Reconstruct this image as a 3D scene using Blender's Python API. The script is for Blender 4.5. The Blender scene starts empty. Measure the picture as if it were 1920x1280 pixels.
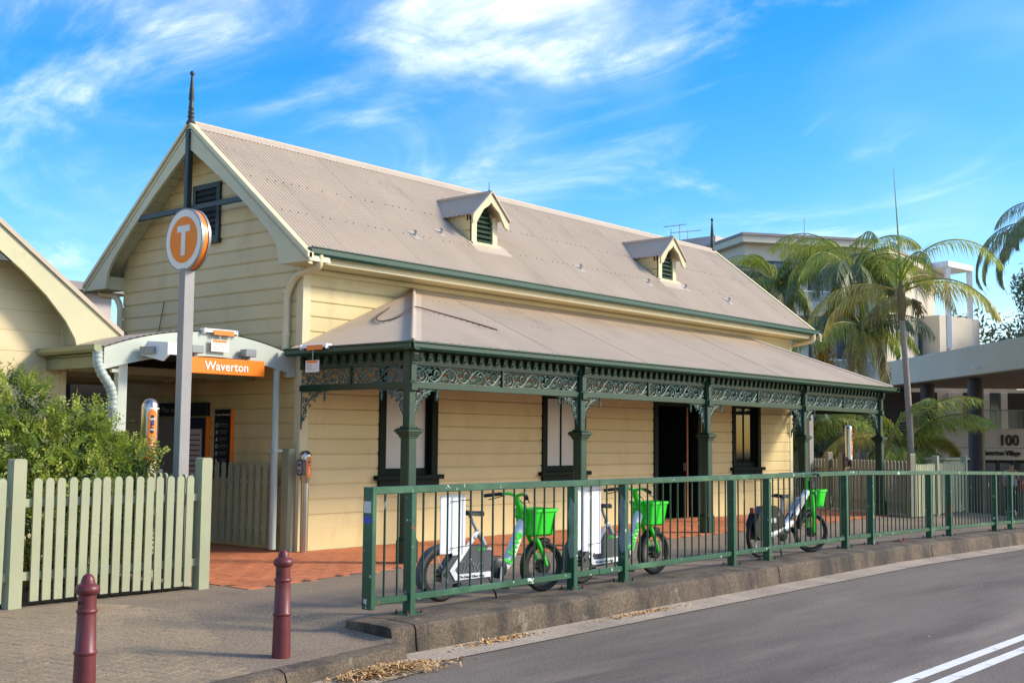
import bpy, bmesh, math, random
from mathutils import Vector, Matrix, noise
random.seed(7)
R_ = math.radians
scene = bpy.context.scene
COL = scene.collection
# ---------------------------------------------------------------- camera
cam_d = bpy.data.cameras.new('camera'); cam = bpy.data.objects.new('camera', cam_d); COL.objects.link(cam)
cam_d.sensor_width = 36.0; cam_d.lens = 36.0*2232.7/1920.0; cam_d.clip_start = .1; cam_d.clip_end = 2000
PITCH, YAW, ROLL = R_(4.7388), R_(49.6133), R_(-.5069)
CAM = Vector((-10.834, -13.105, 1.57))
fw = Vector((math.sin(YAW)*math.cos(PITCH), math.cos(YAW)*math.cos(PITCH), math.sin(PITCH)))
rt = Vector((math.cos(YAW), -math.sin(YAW), 0)); dn = -rt.cross(fw)
cx_ = math.cos(ROLL)*rt+math.sin(ROLL)*dn; cy_ = -math.sin(ROLL)*rt+math.cos(ROLL)*dn
m = Matrix((cx_, -cy_, -fw)).transposed().to_4x4(); m.translation = CAM
cam.matrix_world = m
scene.camera = cam
# ---------------------------------------------------------------- sky and sun
SUN = Vector((.85, -1.0, .80)).normalized()
SUN_EL = math.asin(SUN.z); SUN_ROT = math.atan2(SUN.x, SUN.y)
world = bpy.data.worlds.new('World'); scene.world = world; world.use_nodes = True
nt = world.node_tree; nt.nodes.clear()
def wn(t, **k):
    n = nt.nodes.new(t)
    for a, b in k.items(): setattr(n, a, b)
    return n
out = wn('ShaderNodeOutputWorld'); bg = wn('ShaderNodeBackground'); sky = wn('ShaderNodeTexSky', sky_type='NISHITA', sun_disc=False)
sky.sun_elevation = SUN_EL; sky.sun_rotation = SUN_ROT; sky.altitude = 50; sky.air_density = 1.0; sky.dust_density = 1.0; sky.ozone_density = 3.0
hs = wn('ShaderNodeHueSaturation'); hs.inputs['Saturation'].default_value = 1.5; hs.inputs['Value'].default_value = .55; hs.inputs['Hue'].default_value = .504
nt.links.new(sky.outputs[0], hs.inputs['Color'])
tc = wn('ShaderNodeTexCoord'); sp = wn('ShaderNodeSeparateXYZ'); nt.links.new(tc.outputs['Generated'], sp.inputs[0])
def wm(op, a, b=None, c=None):
    n = wn('ShaderNodeMath', operation=op)
    for i, v in enumerate((a, b, c)):
        if v is None: continue
        if isinstance(v, (int, float)): n.inputs[i].default_value = v
        else: nt.links.new(v, n.inputs[i])
    return n.outputs[0]
zz = wm('ADD', wm('ABSOLUTE', sp.outputs[2]), .22)
cb = wn('ShaderNodeCombineXYZ')
nt.links.new(wm('DIVIDE', sp.outputs[0], zz), cb.inputs[0]); nt.links.new(wm('DIVIDE', sp.outputs[1], zz), cb.inputs[1])
def wnoise(scale, detail, rough, dist, loc, sc=(1, 1, 1), rot=0):
    mp = wn('ShaderNodeMapping'); mp.inputs['Location'].default_value = loc; mp.inputs['Scale'].default_value = sc; mp.inputs['Rotation'].default_value = (0, 0, rot)
    nt.links.new(cb.outputs[0], mp.inputs[0])
    n = wn('ShaderNodeTexNoise'); n.inputs['Scale'].default_value = scale; n.inputs['Detail'].default_value = detail
    n.inputs['Roughness'].default_value = rough; n.inputs['Distortion'].default_value = dist
    nt.links.new(mp.outputs[0], n.inputs['Vector']); return n.outputs['Fac']
def wramp(fac, lo, hi):
    n = wn('ShaderNodeMapRange'); n.inputs[1].default_value = lo; n.inputs[2].default_value = hi; n.clamp = True
    n.interpolation_type = 'SMOOTHSTEP'
    nt.links.new(fac, n.inputs[0]); return n.outputs[0]
wisps = wramp(wnoise(2.1, 8, .60, 1.1, (13.43, 1.28, 0), (1, .62, 1), R_(35)), .44, .82)
fine = wramp(wnoise(7.0, 7, .62, 1.6, (.4, 5.1, 0), (1, .5, 1), R_(20)), .34, .74)
big = wramp(wnoise(.95, 3, .5, .5, (15.16, 11.82, 0)), .36, .58)
veil = wramp(wnoise(1.1, 4, .5, .6, (1.2, 8.0, 0)), .35, .8)
cl = wm('MULTIPLY', wm('MULTIPLY', wisps, wm('ADD', wm('MULTIPLY', fine, .7), .4)), wm('ADD', wm('MULTIPLY', big, .9), .2))
cl = wm('ADD', cl, wm('MULTIPLY', veil, wm('ADD', wm('MULTIPLY', big, .28), .06)))
cl = wm('MINIMUM', wm('MULTIPLY', cl, .68), .42)
mx = wn('ShaderNodeMix', data_type='RGBA'); nt.links.new(cl, mx.inputs[0])
nt.links.new(hs.outputs[0], mx.inputs[6]); mx.inputs[7].default_value = (4.9, 4.7, 4.5, 1)
nt.links.new(mx.outputs[2], bg.inputs[0]); bg.inputs[1].default_value = .15
nt.links.new(bg.outputs[0], out.inputs[0])
sun_d = bpy.data.lights.new('sun', 'SUN'); sun_d.energy = 1.5; sun_d.angle = R_(12.0); sun_d.color = (1, .88, .70)
sun = bpy.data.objects.new('sun', sun_d); COL.objects.link(sun); sun.rotation_euler = SUN.to_track_quat('Z', 'Y').to_euler(); sun.location = (10, -20, 25)
scene.view_settings.view_transform = 'Standard'; scene.view_settings.look = 'None'; scene.view_settings.gamma = 1.0
scene.view_settings.use_curve_mapping = False; scene.view_settings.exposure = 1.74
scene.render.engine = 'CYCLES'; scene.cycles.use_denoising = True; scene.cycles.max_bounces = 6
scene.cycles.diffuse_bounces = 4; scene.cycles.glossy_bounces = 3; scene.cycles.transmission_bounces = 4; scene.cycles.transparent_max_bounces = 8

# ---------------------------------------------------------------- materials
def lin(c):
    if isinstance(c, str):
        c = tuple(int(c[i:i+2], 16)/255 for i in (0, 2, 4))
        return tuple(x/12.92 if x <= .04045 else ((x+.055)/1.055)**2.4 for x in c)
    return c
MATS = {}
def mat(name, col, rough=.6, var=.12, vscale=3.0, vstretch=(1, 1, 1), bump=0.0, bscale=60.0, metal=0.0, spec=.5, orand=0.0, col2=None, c2scale=2.0, c2lo=.5, c2hi=.7, fine=0.0, fscale=220., c2stretch=(1, 1, 1), transl=0.0, emit=None, coat=0.0, alpha=1.0):
    c = lin(col); mt = bpy.data.materials.new(name); mt.use_nodes = True; t = mt.node_tree; N = t.nodes; L = t.links
    b = N['Principled BSDF']; b.inputs['Roughness'].default_value = rough; b.inputs['Metallic'].default_value = metal
    b.inputs['Specular IOR Level'].default_value = spec; b.inputs['Coat Weight'].default_value = coat
    g = N.new('ShaderNodeNewGeometry')
    def nz(scale, st=(1, 1, 1), det=4, rg=.6):
        mp = N.new('ShaderNodeMapping'); mp.inputs['Scale'].default_value = st; L.new(g.outputs['Position'], mp.inputs[0])
        n = N.new('ShaderNodeTexNoise'); n.inputs['Scale'].default_value = scale; n.inputs['Detail'].default_value = det; n.inputs['Roughness'].default_value = rg
        L.new(mp.outputs[0], n.inputs['Vector']); return n.outputs['Fac']
    base = N.new('ShaderNodeRGB'); base.outputs[0].default_value = (*c, 1); cur = base.outputs[0]
    def mixc(fac, a, bcol):
        mm = N.new('ShaderNodeMix'); mm.data_type = 'RGBA'
        L.new(fac, mm.inputs[0]) if not isinstance(fac, float) else setattr(mm.inputs[0], 'default_value', fac)
        L.new(a, mm.inputs[6])
        if isinstance(bcol, tuple): mm.inputs[7].default_value = (*bcol, 1)
        else: L.new(bcol, mm.inputs[7])
        return mm.outputs[2]
    if col2 is not None:
        specs = col2 if isinstance(col2, list) else [(col2, c2scale, c2lo, c2hi, c2stretch)]
        for (cc, s_, lo, hi, st) in specs:
            r = N.new('ShaderNodeMapRange'); r.inputs[1].default_value = lo; r.inputs[2].default_value = hi; L.new(nz(s_, st, 6, .65), r.inputs[0])
            cur = mixc(r.outputs[0], cur, lin(cc))
    def scalev(cur, fac, amt, lo=.25, hi=.75):
        r = N.new('ShaderNodeMapRange'); r.inputs[1].default_value = lo; r.inputs[2].default_value = hi; r.inputs[3].default_value = 1-amt; r.inputs[4].default_value = 1+amt; L.new(fac, r.inputs[0])
        v = N.new('ShaderNodeVectorMath'); v.operation = 'SCALE'; L.new(cur, v.inputs[0]); L.new(r.outputs[0], v.inputs['Scale']); return v.outputs[0]
    if var: cur = scalev(cur, nz(vscale, vstretch), var, .32, .68)
    if fine: cur = scalev(cur, nz(fscale, (1, 1, 1), 2, .7), fine, .36, .64)
    if orand:
        oi = N.new('ShaderNodeObjectInfo'); cur = scalev(cur, oi.outputs['Random'], orand, 0., 1.)
    L.new(cur, b.inputs['Base Color'])
    if bump:
        bp = N.new('ShaderNodeBump'); bp.inputs['Strength'].default_value = bump; bp.inputs['Distance'].default_value = .01
        L.new(nz(bscale, (1, 1, 1), 4, .6), bp.inputs['Height']); L.new(bp.outputs[0], b.inputs['Normal'])
    if transl:
        tr = N.new('ShaderNodeBsdfTranslucent'); L.new(cur, tr.inputs[0]); ms = N.new('ShaderNodeMixShader'); ms.inputs[0].default_value = transl
        L.new(b.outputs[0], ms.inputs[1]); L.new(tr.outputs[0], ms.inputs[2]); L.new(ms.outputs[0], N['Material Output'].inputs[0])
    if emit: b.inputs['Emission Color'].default_value = (*lin(emit), 1); b.inputs['Emission Strength'].default_value = 1.0
    if alpha < 1: b.inputs['Alpha'].default_value = alpha
    MATS[name] = mt; return mt
M = MATS
mat('cream_board', 'cdbb88', .5, .05, 1.5, orand=.035, bump=.12, bscale=40, col2=[('b3a071', 1.3, .54, .8, (1, 1, .5))])
mat('cream_trim', 'd2c59d', .5, .05, 2, bump=.08)
mat('barge_paint', 'bdb893', .5, .07, 1.5, bump=.1, col2=[('a29d7b', 2.5, .6, .85, (1, 1, 1))])
mat('annex_wall', 'd6c499', .6, .05, 1.2, bump=.1, col2=[('bfad83', .8, .55, .8, (1, 1, 2))])
mat('roof_sheet', 'b5a38c', .5, .05, 1.3, orand=.03, spec=.4, col2=[('9d8b76', .9, .55, .8, (1, 1, 1))])
mat('roof_trim', 'b5a692', .5, .05, 2)
mat('gutter_green', '164031', .35, .1, 3, spec=.5)
mat('post_green', '163a29', .4, .15, 2.5, spec=.5, fine=.06, fscale=90)
mat('lace_green', '47635a', .5, .25, 14)
mat('dark_frame', '0e1c16', .6, .15, 3, spec=.15)
mat('slate_paint', '2a3532', .5, .12, 3)
mat('rail_green', '20503a', .38, .16, 2.0, spec=.5, bump=.15, bscale=90, col2=[('4b7a58', 1.4, .52, .75, (1, 1, 1)), ('c9d2c6', 9, .645, .66, (1, 1, 1)), ('8a3c20', 5.5, .655, .675, (1, 1, 1))])
mat('baluster_green', '183e2d', .4, .15, 4, col2=[('b9c3b8', 16, .64, .67, (1, 1, .35))])
mat('rail_primer', '7f8d8a', .6, .2, 8)
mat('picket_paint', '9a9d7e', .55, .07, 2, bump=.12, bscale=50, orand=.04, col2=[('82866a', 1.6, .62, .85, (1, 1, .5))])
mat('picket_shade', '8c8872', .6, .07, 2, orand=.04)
mat('steel_grey', '908e8c', .45, .06, 3, spec=.5)
mat('canopy_steel', 'b4bcae', .42, .06, 2, spec=.5)
mat('canopy_olive', '8c8f6c', .5, .08, 2)
mat('pipe_cream', 'd0c29a', .45, .06, 3)
mat('pipe_grey', 'a3b0a8', .45, .06, 3)
mat('orange', 'f5801c', .35, .04, 4, spec=.5)
mat('sign_white', 'e6e3da', .4, .03, 4)
mat('white_paint', 'e8e8e4', .4, .04, 4)
mat('grey_metal', '8c8f90', .35, .06, 5, metal=.4)
mat('black_plastic', '121314', .4, .1, 8)
mat('dark_rubber', '17181a', .75, .15, 12)
mat('stainless', 'c4bcb0', .27, .08, 6, (1, 1, .05), metal=1.0)
mat('bollard_red', '63282a', .42, .15, 5, spec=.45, col2=[('7d4340', 3, .6, .8, (1, 1, 1))])
mat('asphalt_road', '6f655a', .85, .10, .7, (1, 3, 1), bump=.55, bscale=180, fine=.34, fscale=55, col2=[('554c43', .35, .46, .68, (.35, 2.2, 1)), ('82766a', .5, .54, .76, (.3, 3, 1))])
mat('asphalt_path', '82735f', .9, .10, .8, bump=.5, bscale=150, fine=.34, fscale=50, col2=[('64574d', .8, .5, .75, (1, 1, 1)), ('8c7d70', 1.7, .6, .8, (1, 1, 1))])
mat('paver_grey', '87775f', .9, .10, 1.2, bump=.4, bscale=120, fine=.32, fscale=50, orand=.05, col2=[('a08869', 1.1, .55, .75, (1, 1, 1))])
mat('concrete_kerb', '5d5142', .9, .16, 2.5, bump=.7, bscale=55, fine=.38, fscale=45, col2=[('37312b', 2.4, .44, .62, (1, 1, .35)), ('8f8a78', 4, .62, .78, (1, 1, .6))])
mat('concrete_gutter', '9c8f7e', .9, .12, 2, bump=.4, bscale=90, fine=.28, fscale=50, col2=[('756c60', 1.5, .5, .75, (1, 1, 1))])
mat('joint_dark', '4a3a30', .95, .15, 8)
mat('brick_red', 'ba7048', .8, .10, 2.0, orand=.12, bump=.3, bscale=120, fine=.10, fscale=150, col2=[('9b5638', 1.0, .5, .75, (1, 1, 1))])
mat('line_white', 'dcdad3', .7, .06, 5, fine=.08, fscale=60, col2=[('8f8a84', 9, .60, .68, (1, 1, 1))])
mat('litter', 'b58d5a', .8, .2, 30, orand=.1, col2=[('d8b986', 40, .5, .6, (1, 1, 1))])
mat('leaf_fresh', '8fa03c', .5, .2, 2.5, transl=.35, col2=[('b9b552', 3.5, .52, .68, (1, 1, 1)), ('4f6b2b', 1.6, .55, .7, (1, 1, 1))])
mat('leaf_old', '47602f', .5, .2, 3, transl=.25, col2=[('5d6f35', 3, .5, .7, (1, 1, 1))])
mat('stem_brown', '5a4a38', .8, .2, 10)
mat('palm_leaf', '9aa84a', .42, .34, 9, transl=.5, col2=[('b8ae55', 1.1, .48, .68, (1, 1, 1))])
mat('palm_leaf_dry', 'b0a455', .5, .3, 9, transl=.35, col2=[('9a7d4c', 1.3, .5, .65, (1, 1, 1))])
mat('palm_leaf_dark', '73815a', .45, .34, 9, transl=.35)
mat('palm_trunk', '94877c', .85, .12, 4, (1, 1, 6), bump=.4, bscale=30)
mat('palm_shaft', '6b6038', .6, .25, 3)
mat('fruit_orange', 'b58e2e', .5, .2, 10)
mat('gum_leaf', '70765c', .55, .2, .6, transl=.2)
mat('bike_green', '2fd12a', .35, .03, 4, spec=.5)
mat('bike_white', 'e4e6e6', .35, .04, 5)
mat('bike_grey', '4a4c51', .45, .08, 6)
mat('bike_lightgrey', '9da0a2', .4, .06, 6)
mat('spoke', '8f9090', .35, 0, metal=.8)
mat('panel_white', 'e6e8ea', .45, .03, 3)
mat('blue_sticker', '2b4aa8', .4, .15, 20)
mat('frosted', 'b9b8b2', .35, .04, 2)
mat('glass_dark', '0c1010', .06, 0, spec=.35)
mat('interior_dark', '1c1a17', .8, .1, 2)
mat('timber_edge', '8a5630', .6, .15, 6)
mat('sign_black', '131415', .35, .1, 4)
mat('sign_navy', '1a2440', .35, .08, 4)
mat('paper', 'cfc8bf', .6, .06, 5)
mat('print_grey', '8b8880', .6, .05, 5)
mat('print_red', '8e3a2c', .6, .05, 5)
mat('plate_silver', 'a59c92', .5, .08, 6)
mat('apartment_render', 'cfc5b2', .7, .05, .5, col2=[('bcb09c', .3, .55, .8, (1, 1, .6))])
mat('apartment_trim', 'cdc3ad', .6, .05, .8)
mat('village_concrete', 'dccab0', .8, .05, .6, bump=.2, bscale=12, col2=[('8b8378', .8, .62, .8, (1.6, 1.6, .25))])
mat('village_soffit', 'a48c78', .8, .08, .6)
mat('village_column', '382d2a', .5, .1, 1)
mat('village_wall', 'd2c8bb', .7, .05, .6)
mat('village_dark', '241f1d', .6, .1, 1)
mat('glass_pane', 'b9c4c2', .05, 0, alpha=.22)
mat('glass_window', '46525a', .08, .1, .5, spec=.7)
mat('blind_white', 'cfd0cf', .6, .03, 3)
mat('brick_far', '9c6448', .8, .15, 6)
mat('far_wall', 'b7aca6', .8, .05, 1)
mat('far_roof', '8e8784', .7, .06, 1)
mat('soil', '4a3d30', .95, .2, 3)
mat('ground_far', '5a5648', .95, .2, .3)
mat('verandah_ceiling', '6b5a45', .7, .1, 2)
mat('skin', 'b98868', .55, .08, 10)
mat('cloth_red', 'b8202a', .7, .1, 8)
mat('cloth_pale', 'c9c8cf', .7, .1, 8)
mat('cloth_dark', '23262c', .8, .1, 8)
mat('wire_brown', '4a3226', .5, .1, 8)
mat('rust', '5f3020', .9, .25, 20)

# ---------------------------------------------------------------- mesh helpers
class MB:
    def __init__(s): s.v = []; s.f = []
    def add(s, vs, fs):
        o = len(s.v); s.v += [tuple(p) for p in vs]; s.f += [tuple(i+o for i in f) for f in fs]; return s
    def box(s, x0, x1, y0, y1, z0, z1):
        return s.add([(x, y, z) for z in (z0, z1) for y in (y0, y1) for x in (x0, x1)],
                     [(0, 2, 3, 1), (4, 5, 7, 6), (0, 1, 5, 4), (2, 6, 7, 3), (0, 4, 6, 2), (1, 3, 7, 5)])
    def cbox(s, x0, x1, y0, y1, z0, z1, c=.004):
        # box with chamfered edges
        c = min(c, (x1-x0)*.45, (y1-y0)*.45, (z1-z0)*.45); vs = []; idx = {}
        lo = (x0, y0, z0); hi = (x1, y1, z1)
        for sx in (0, 1):
            for sy in (0, 1):
                for sz in (0, 1):
                    S = (sx, sy, sz)
                    for ax in range(3):
                        p = []
                        for a in range(3):
                            e = hi[a] if S[a] else lo[a]
                            p.append(e if a == ax else (e-c if S[a] else e+c))
                        idx[(S, ax)] = len(vs); vs.append(tuple(p))
        fs = []
        for ax in range(3):
            o1, o2 = [(1, 2), (2, 0), (0, 1)][ax]
            for sd in (0, 1):
                q = []
                for (a, b) in ((0, 0), (1, 0), (1, 1), (0, 1)):
                    S = [0, 0, 0]; S[ax] = sd; S[o1] = a; S[o2] = b; q.append(idx[(tuple(S), ax)])
                fs.append(tuple(q if sd else q[::-1]))
        for ax in range(3):           # edges along ax
            o1, o2 = [(1, 2), (2, 0), (0, 1)][ax]
            for a in (0, 1):
                for b in (0, 1):
                    S0 = [0, 0, 0]; S0[o1] = a; S0[o2] = b; S1 = list(S0); S1[ax] = 1; S0 = tuple(S0); S1 = tuple(S1)
                    q = [idx[(S0, o1)], idx[(S1, o1)], idx[(S1, o2)], idx[(S0, o2)]]
                    fs.append(tuple(q if (a != b) else q[::-1]))
        for S in [(a, b, c_) for a in (0, 1) for b in (0, 1) for c_ in (0, 1)]:
            q = [idx[(S, 0)], idx[(S, 1)], idx[(S, 2)]]
            fs.append(tuple(q if sum(S) % 2 else q[::-1]))
        return s.add(vs, fs)
    def prism(s, poly, axis, a0, a1):
        # poly: list of 2d points; axis 'x': poly=(y,z); 'y': poly=(x,z); 'z': poly=(x,y)
        n = len(poly)
        def P(p, a): return {'x': (a, p[0], p[1]), 'y': (p[0], a, p[1]), 'z': (p[0], p[1], a)}[axis]
        vs = [P(p, a0) for p in poly]+[P(p, a1) for p in poly]
        fs = [tuple(range(n))[::-1], tuple(range(n, 2*n))]+[(i, (i+1) % n, (i+1) % n+n, i+n) for i in range(n)]
        return s.add(vs, fs)
    def tube(s, pts, r, n=8, cap=True, closed=False):
        pts = [Vector(p) for p in pts]; k = len(pts); rs = r if isinstance(r, (list, tuple)) else [r]*k
        vs = []; fs = []; ref = None
        for i, p in enumerate(pts):
            if closed: t = pts[(i+1) % k]-pts[i-1]
            else: t = pts[min(i+1, k-1)]-pts[max(i-1, 0)]
            if t.length < 1e-9: t = Vector((0, 0, 1))
            t.normalize()
            if ref is None:
                ref = Vector((0, 0, 1)) if abs(t.z) < .9 else Vector((1, 0, 0))
            u = (ref-t*ref.dot(t))
            if u.length < 1e-6: u = Vector((0, 1, 0))-t*t.y
            u.normalize(); ref = u; w = t.cross(u)
            for j in range(n):
                a = 2*math.pi*(j+.5)/n; vs.append(p+(u*math.cos(a)+w*math.sin(a))*rs[i])
        for i in range(k if closed else k-1):
            for j in range(n):
                a = i*n+j; b = i*n+(j+1) % n; c2 = ((i+1) % k)*n; fs.append((a, b, c2+(j+1) % n, c2+j))
        if cap and not closed: fs.append(tuple(range(n))[::-1]); fs.append(tuple(range((k-1)*n, k*n)))
        return s.add(vs, fs)
    def lathe(s, prof, n=20, c=(0, 0, 0)):
        vs = []; fs = []; k = len(prof)
        for (r, z) in prof:
            for j in range(n):
                a = 2*math.pi*j/n; vs.append((c[0]+r*math.cos(a), c[1]+r*math.sin(a), c[2]+z))
        for i in range(k-1):
            for j in range(n): fs.append((i*n+j, i*n+(j+1) % n, (i+1)*n+(j+1) % n, (i+1)*n+j))
        fs.append(tuple(range(n))[::-1]); fs.append(tuple(range((k-1)*n, k*n)))
        return s.add(vs, fs)
    def merge(s, o, mtx=None):
        return s.add([mtx @ Vector(p) for p in o.v] if mtx else o.v, o.f)
def mesh_of(mb, name='mesh', smooth=None):
    me = bpy.data.meshes.new(name); me.from_pydata(mb.v, [], mb.f); me.update()
    if smooth:
        me.polygons.foreach_set('use_smooth', [True]*len(me.polygons)); me.set_sharp_from_angle(angle=R_(smooth))
    return me
def link(name, me, m, parent=None, loc=(0, 0, 0), rot=(0, 0, 0), sc=None):
    if m is not None and not me.materials: me.materials.append(M[m] if isinstance(m, str) else m)
    o = bpy.data.objects.new(name, me); COL.objects.link(o); o.location = loc; o.rotation_euler = rot
    if sc: o.scale = sc if isinstance(sc, (tuple, list)) else (sc,)*3
    if parent: o.parent = parent
    return o
def obj(name, mb, m, parent=None, loc=(0, 0, 0), rot=(0, 0, 0), smooth=None):
    return link(name, mesh_of(mb, name, smooth), m, parent, loc, rot)
def tag(o, label, cat, group=None):
    o['label'] = label; o['category'] = cat
    if group: o['group'] = group
    return o
def thing(name, label, cat, loc=(0, 0, 0), rz=0, group=None):
    o = bpy.data.objects.new(name, None); COL.objects.link(o); o.location = loc; o.rotation_euler = (0, 0, rz); o.empty_display_size = .2
    return tag(o, label, cat, group)
def kids(o): return [c for c in bpy.data.objects if c.parent is o]
def dup(root, loc, rz=None, label=None):
    r = root.copy(); COL.objects.link(r); r.location = loc
    if rz is not None: r.rotation_euler = (0, 0, rz)
    if label: r['label'] = label
    for ch in kids(root):
        c = ch.copy(); COL.objects.link(c); c.parent = r
        for g in kids(ch):
            d = g.copy(); COL.objects.link(d); d.parent = c
    return r
def struct(name, mb, m, smooth=None):
    o = obj(name, mb, m, smooth=smooth); o['kind'] = 'structure'; return o
# lettering is meshed first, while the scene is still small
def text_mesh(body, size, ext=.002, bold=0.0, align='LEFT', space=1.0):
    cu = bpy.data.curves.new('lettering', 'FONT'); cu.body = body; cu.size = size; cu.extrude = ext; cu.offset = bold; cu.align_x = align; cu.resolution_u = 3; cu.space_character = space
    o = bpy.data.objects.new('lettering', cu); COL.objects.link(o); bpy.context.view_layer.update()
    me = bpy.data.meshes.new_from_object(o.evaluated_get(bpy.context.evaluated_depsgraph_get()))
    bpy.data.objects.remove(o); bpy.data.curves.remove(cu); me.materials.clear(); return me
TX = {k: text_mesh(*a) for k, a in {
    'waverton': ('Waverton', .165, .003, .0022, 'CENTER', 1.02), 'lime': ('Lime', .17, .002, .004), 'limebike': ('Lime', .05, .002, .0006), 'ebike': ('ebike', .05, .002),
    'uber': ('On Lime \u2022 Uber App', .045, .002, .0004), 'plan': ('i  Plan your trip', .14, .002), 'hundred': ('100', .86, .02, .012, 'CENTER'),
    'village': ('Waverton Village', .44, .02, .008, 'RIGHT'), 'opal': ('opal', .045, .001, .001, 'CENTER'), 'tapon': ('Tap\non', .04, .001, .0008, 'CENTER'), 'tapoff': ('Tap\noff', .04, .001, .0008, 'CENTER'),
    'visa': ('VISA', .03, .001, .0008, 'CENTER'), 'info': ('Passenger information', .042, .002, 0, 'CENTER'), 'bag': ('Lime', .13, .002, .003)}.items()}
# ---------------------------------------------------------------- ground
def sst(a, b, x):
    t = max(0., min(1., (x-a)/(b-a))); return t*t*(3-2*t)
def street(x):
    s = 0. if x < 7 else -.0167*(x-7)
    if x > 12: s -= .0012*(min(x, 40)-12)**2
    return s
def ry(x): return -5.36+.011*(min(x, 16)+3.1)
def gz(x, y):
    t = max(sst(-2.3, -4.5, -y*-1) if False else sst(2.3, 4.5, -y), sst(17, 21, x))
    z = street(x)*t
    if x < -3.6: z -= .125*sst(3.55, 3.95, -x)*max(0., min(1., (-3.0-y)/2.9))
    return z
def lowk(x): return -5.97-.14*max(0., -3.75-x)
def frange(a, b, n): return [a+(b-a)*i/n for i in range(n+1)]
def grid(xs, rows):
    mb = MB(); n = len(rows(xs[0]))
    for x in xs: mb.v += [tuple(p) for p in rows(x)]
    mb.f = [(i*n+j, (i+1)*n+j, (i+1)*n+j+1, i*n+j+1) for i in range(len(xs)-1) for j in range(n-1)]
    return mb
g = MB().add([(-300, -300, -2.7), (500, -300, -2.7), (500, 500, -2.7), (-300, 500, -2.7)], [(0, 1, 2, 3)]); struct('ground', g, 'ground_far')
xs = frange(-16, -4.4, 40)+frange(-4.4, -3.8, 10)[1:]+[-3.785]+frange(-3.75, -3, 14)+frange(-3, 20, 76)[1:]+frange(20, 70, 60)[1:]
def froad(x):
    y0 = (ry(x)-.80 if x > -3.75 else lowk(x)-.36)
    return [(x, y0+(-42-y0)*t, -.25+street(x)-.003) for t in (0, .03, .1, .25, .5, 1)]
struct('road', grid(xs, froad), 'asphalt_road')
def fgut(x):
    y1 = (ry(x)-.46 if x > -3.75 else lowk(x)-.02); y0 = (ry(x)-.84 if x > -3.75 else lowk(x)-.40)
    return [(x, y0, -.244+street(x)), (x, (y0+y1)/2, -.243+street(x)), (x, y1, -.225+street(x))]
struct('gutter_strip', grid(xs, fgut), 'concrete_gutter', 30)
def fpath(x):
    y0 = ry(x)+.06 if x > -3.79 else lowk(x)+.1
    y1 = 9.0
    return [(x, y0+(y1-y0)*(t**1.5), gz(x, y0+(y1-y0)*(t**1.5))) for t in frange(0, 1, 34)]
struct('footpath', grid(xs, fpath), 'asphalt_path', 30)
# kerb: one stone after another, with open joints
kerb = bpy.data.objects.new('kerb', None); COL.objects.link(kerb); kerb['kind'] = 'structure'
def kerb_stone(x0, x1, prof, yf, zf):
    n = max(4, int((x1-x0)/.07)); mb = MB(); k = len(prof)
    for i in range(n+1):
        x = x0+(x1-x0)*i/n
        for j, (dy, z) in enumerate(prof):
            a = noise.noise((x*6.1, j*1.7, 3.1))*.004+noise.noise((x*22., j*3.1, .7))*.003
            ex = 0
            if i in (0, n) and j not in (0,): ex = 0
            mb.v.append((x+ex, yf(x)+dy+a, z+zf(x)+(noise.noise((x*9., j*2.3, 9.))*.003 if 0 < j < k-1 else 0)))
    mb.f = [(i*k+j, i*k+j+1, (i+1)*k+j+1, (i+1)*k+j) for i in range(n) for j in range(k-1)]
    mb.f += [tuple(range(k))[::-1], tuple(range(n*k, n*k+k))]
    return obj('kerb_stone', mb, 'concrete_kerb', kerb, smooth=28)
PR = [(.13, -.12), (.12, .004), (-.1, .012), (-.39, .006), (-.43, -.004), (-.448, -.03), (-.46, -.15), (-.478, -.27), (-.47, -.42)]
js = [-3.79, -3.50, 3.12, 8.4, 14.6, 21., 30., 45., 69.]
for a, b in zip(js[:-1], js[1:]): kerb_stone(a+.010, b-.010, PR, ry, street)
PL = [(.16, -.15), (.14, .02), (.05, .022), (-.01, .0), (-.03, -.05), (-.04, -.2)]
for a, b in ((-16, -9), (-9, -5.2), (-5.2, -3.78)): kerb_stone(a+.008, b-.008, PL, lowk, lambda x: -.125)
# painted lines in the middle of the road
rm = bpy.data.objects.new('road_marking', None); COL.objects.link(rm); rm['kind'] = 'structure'
for yc in (-9.37, -9.59):
    obj('painted_line', grid(xs, lambda x: [(x, yc-.055, -.249+street(x)), (x, yc+.055, -.249+street(x))]), 'line_white', rm)
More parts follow.
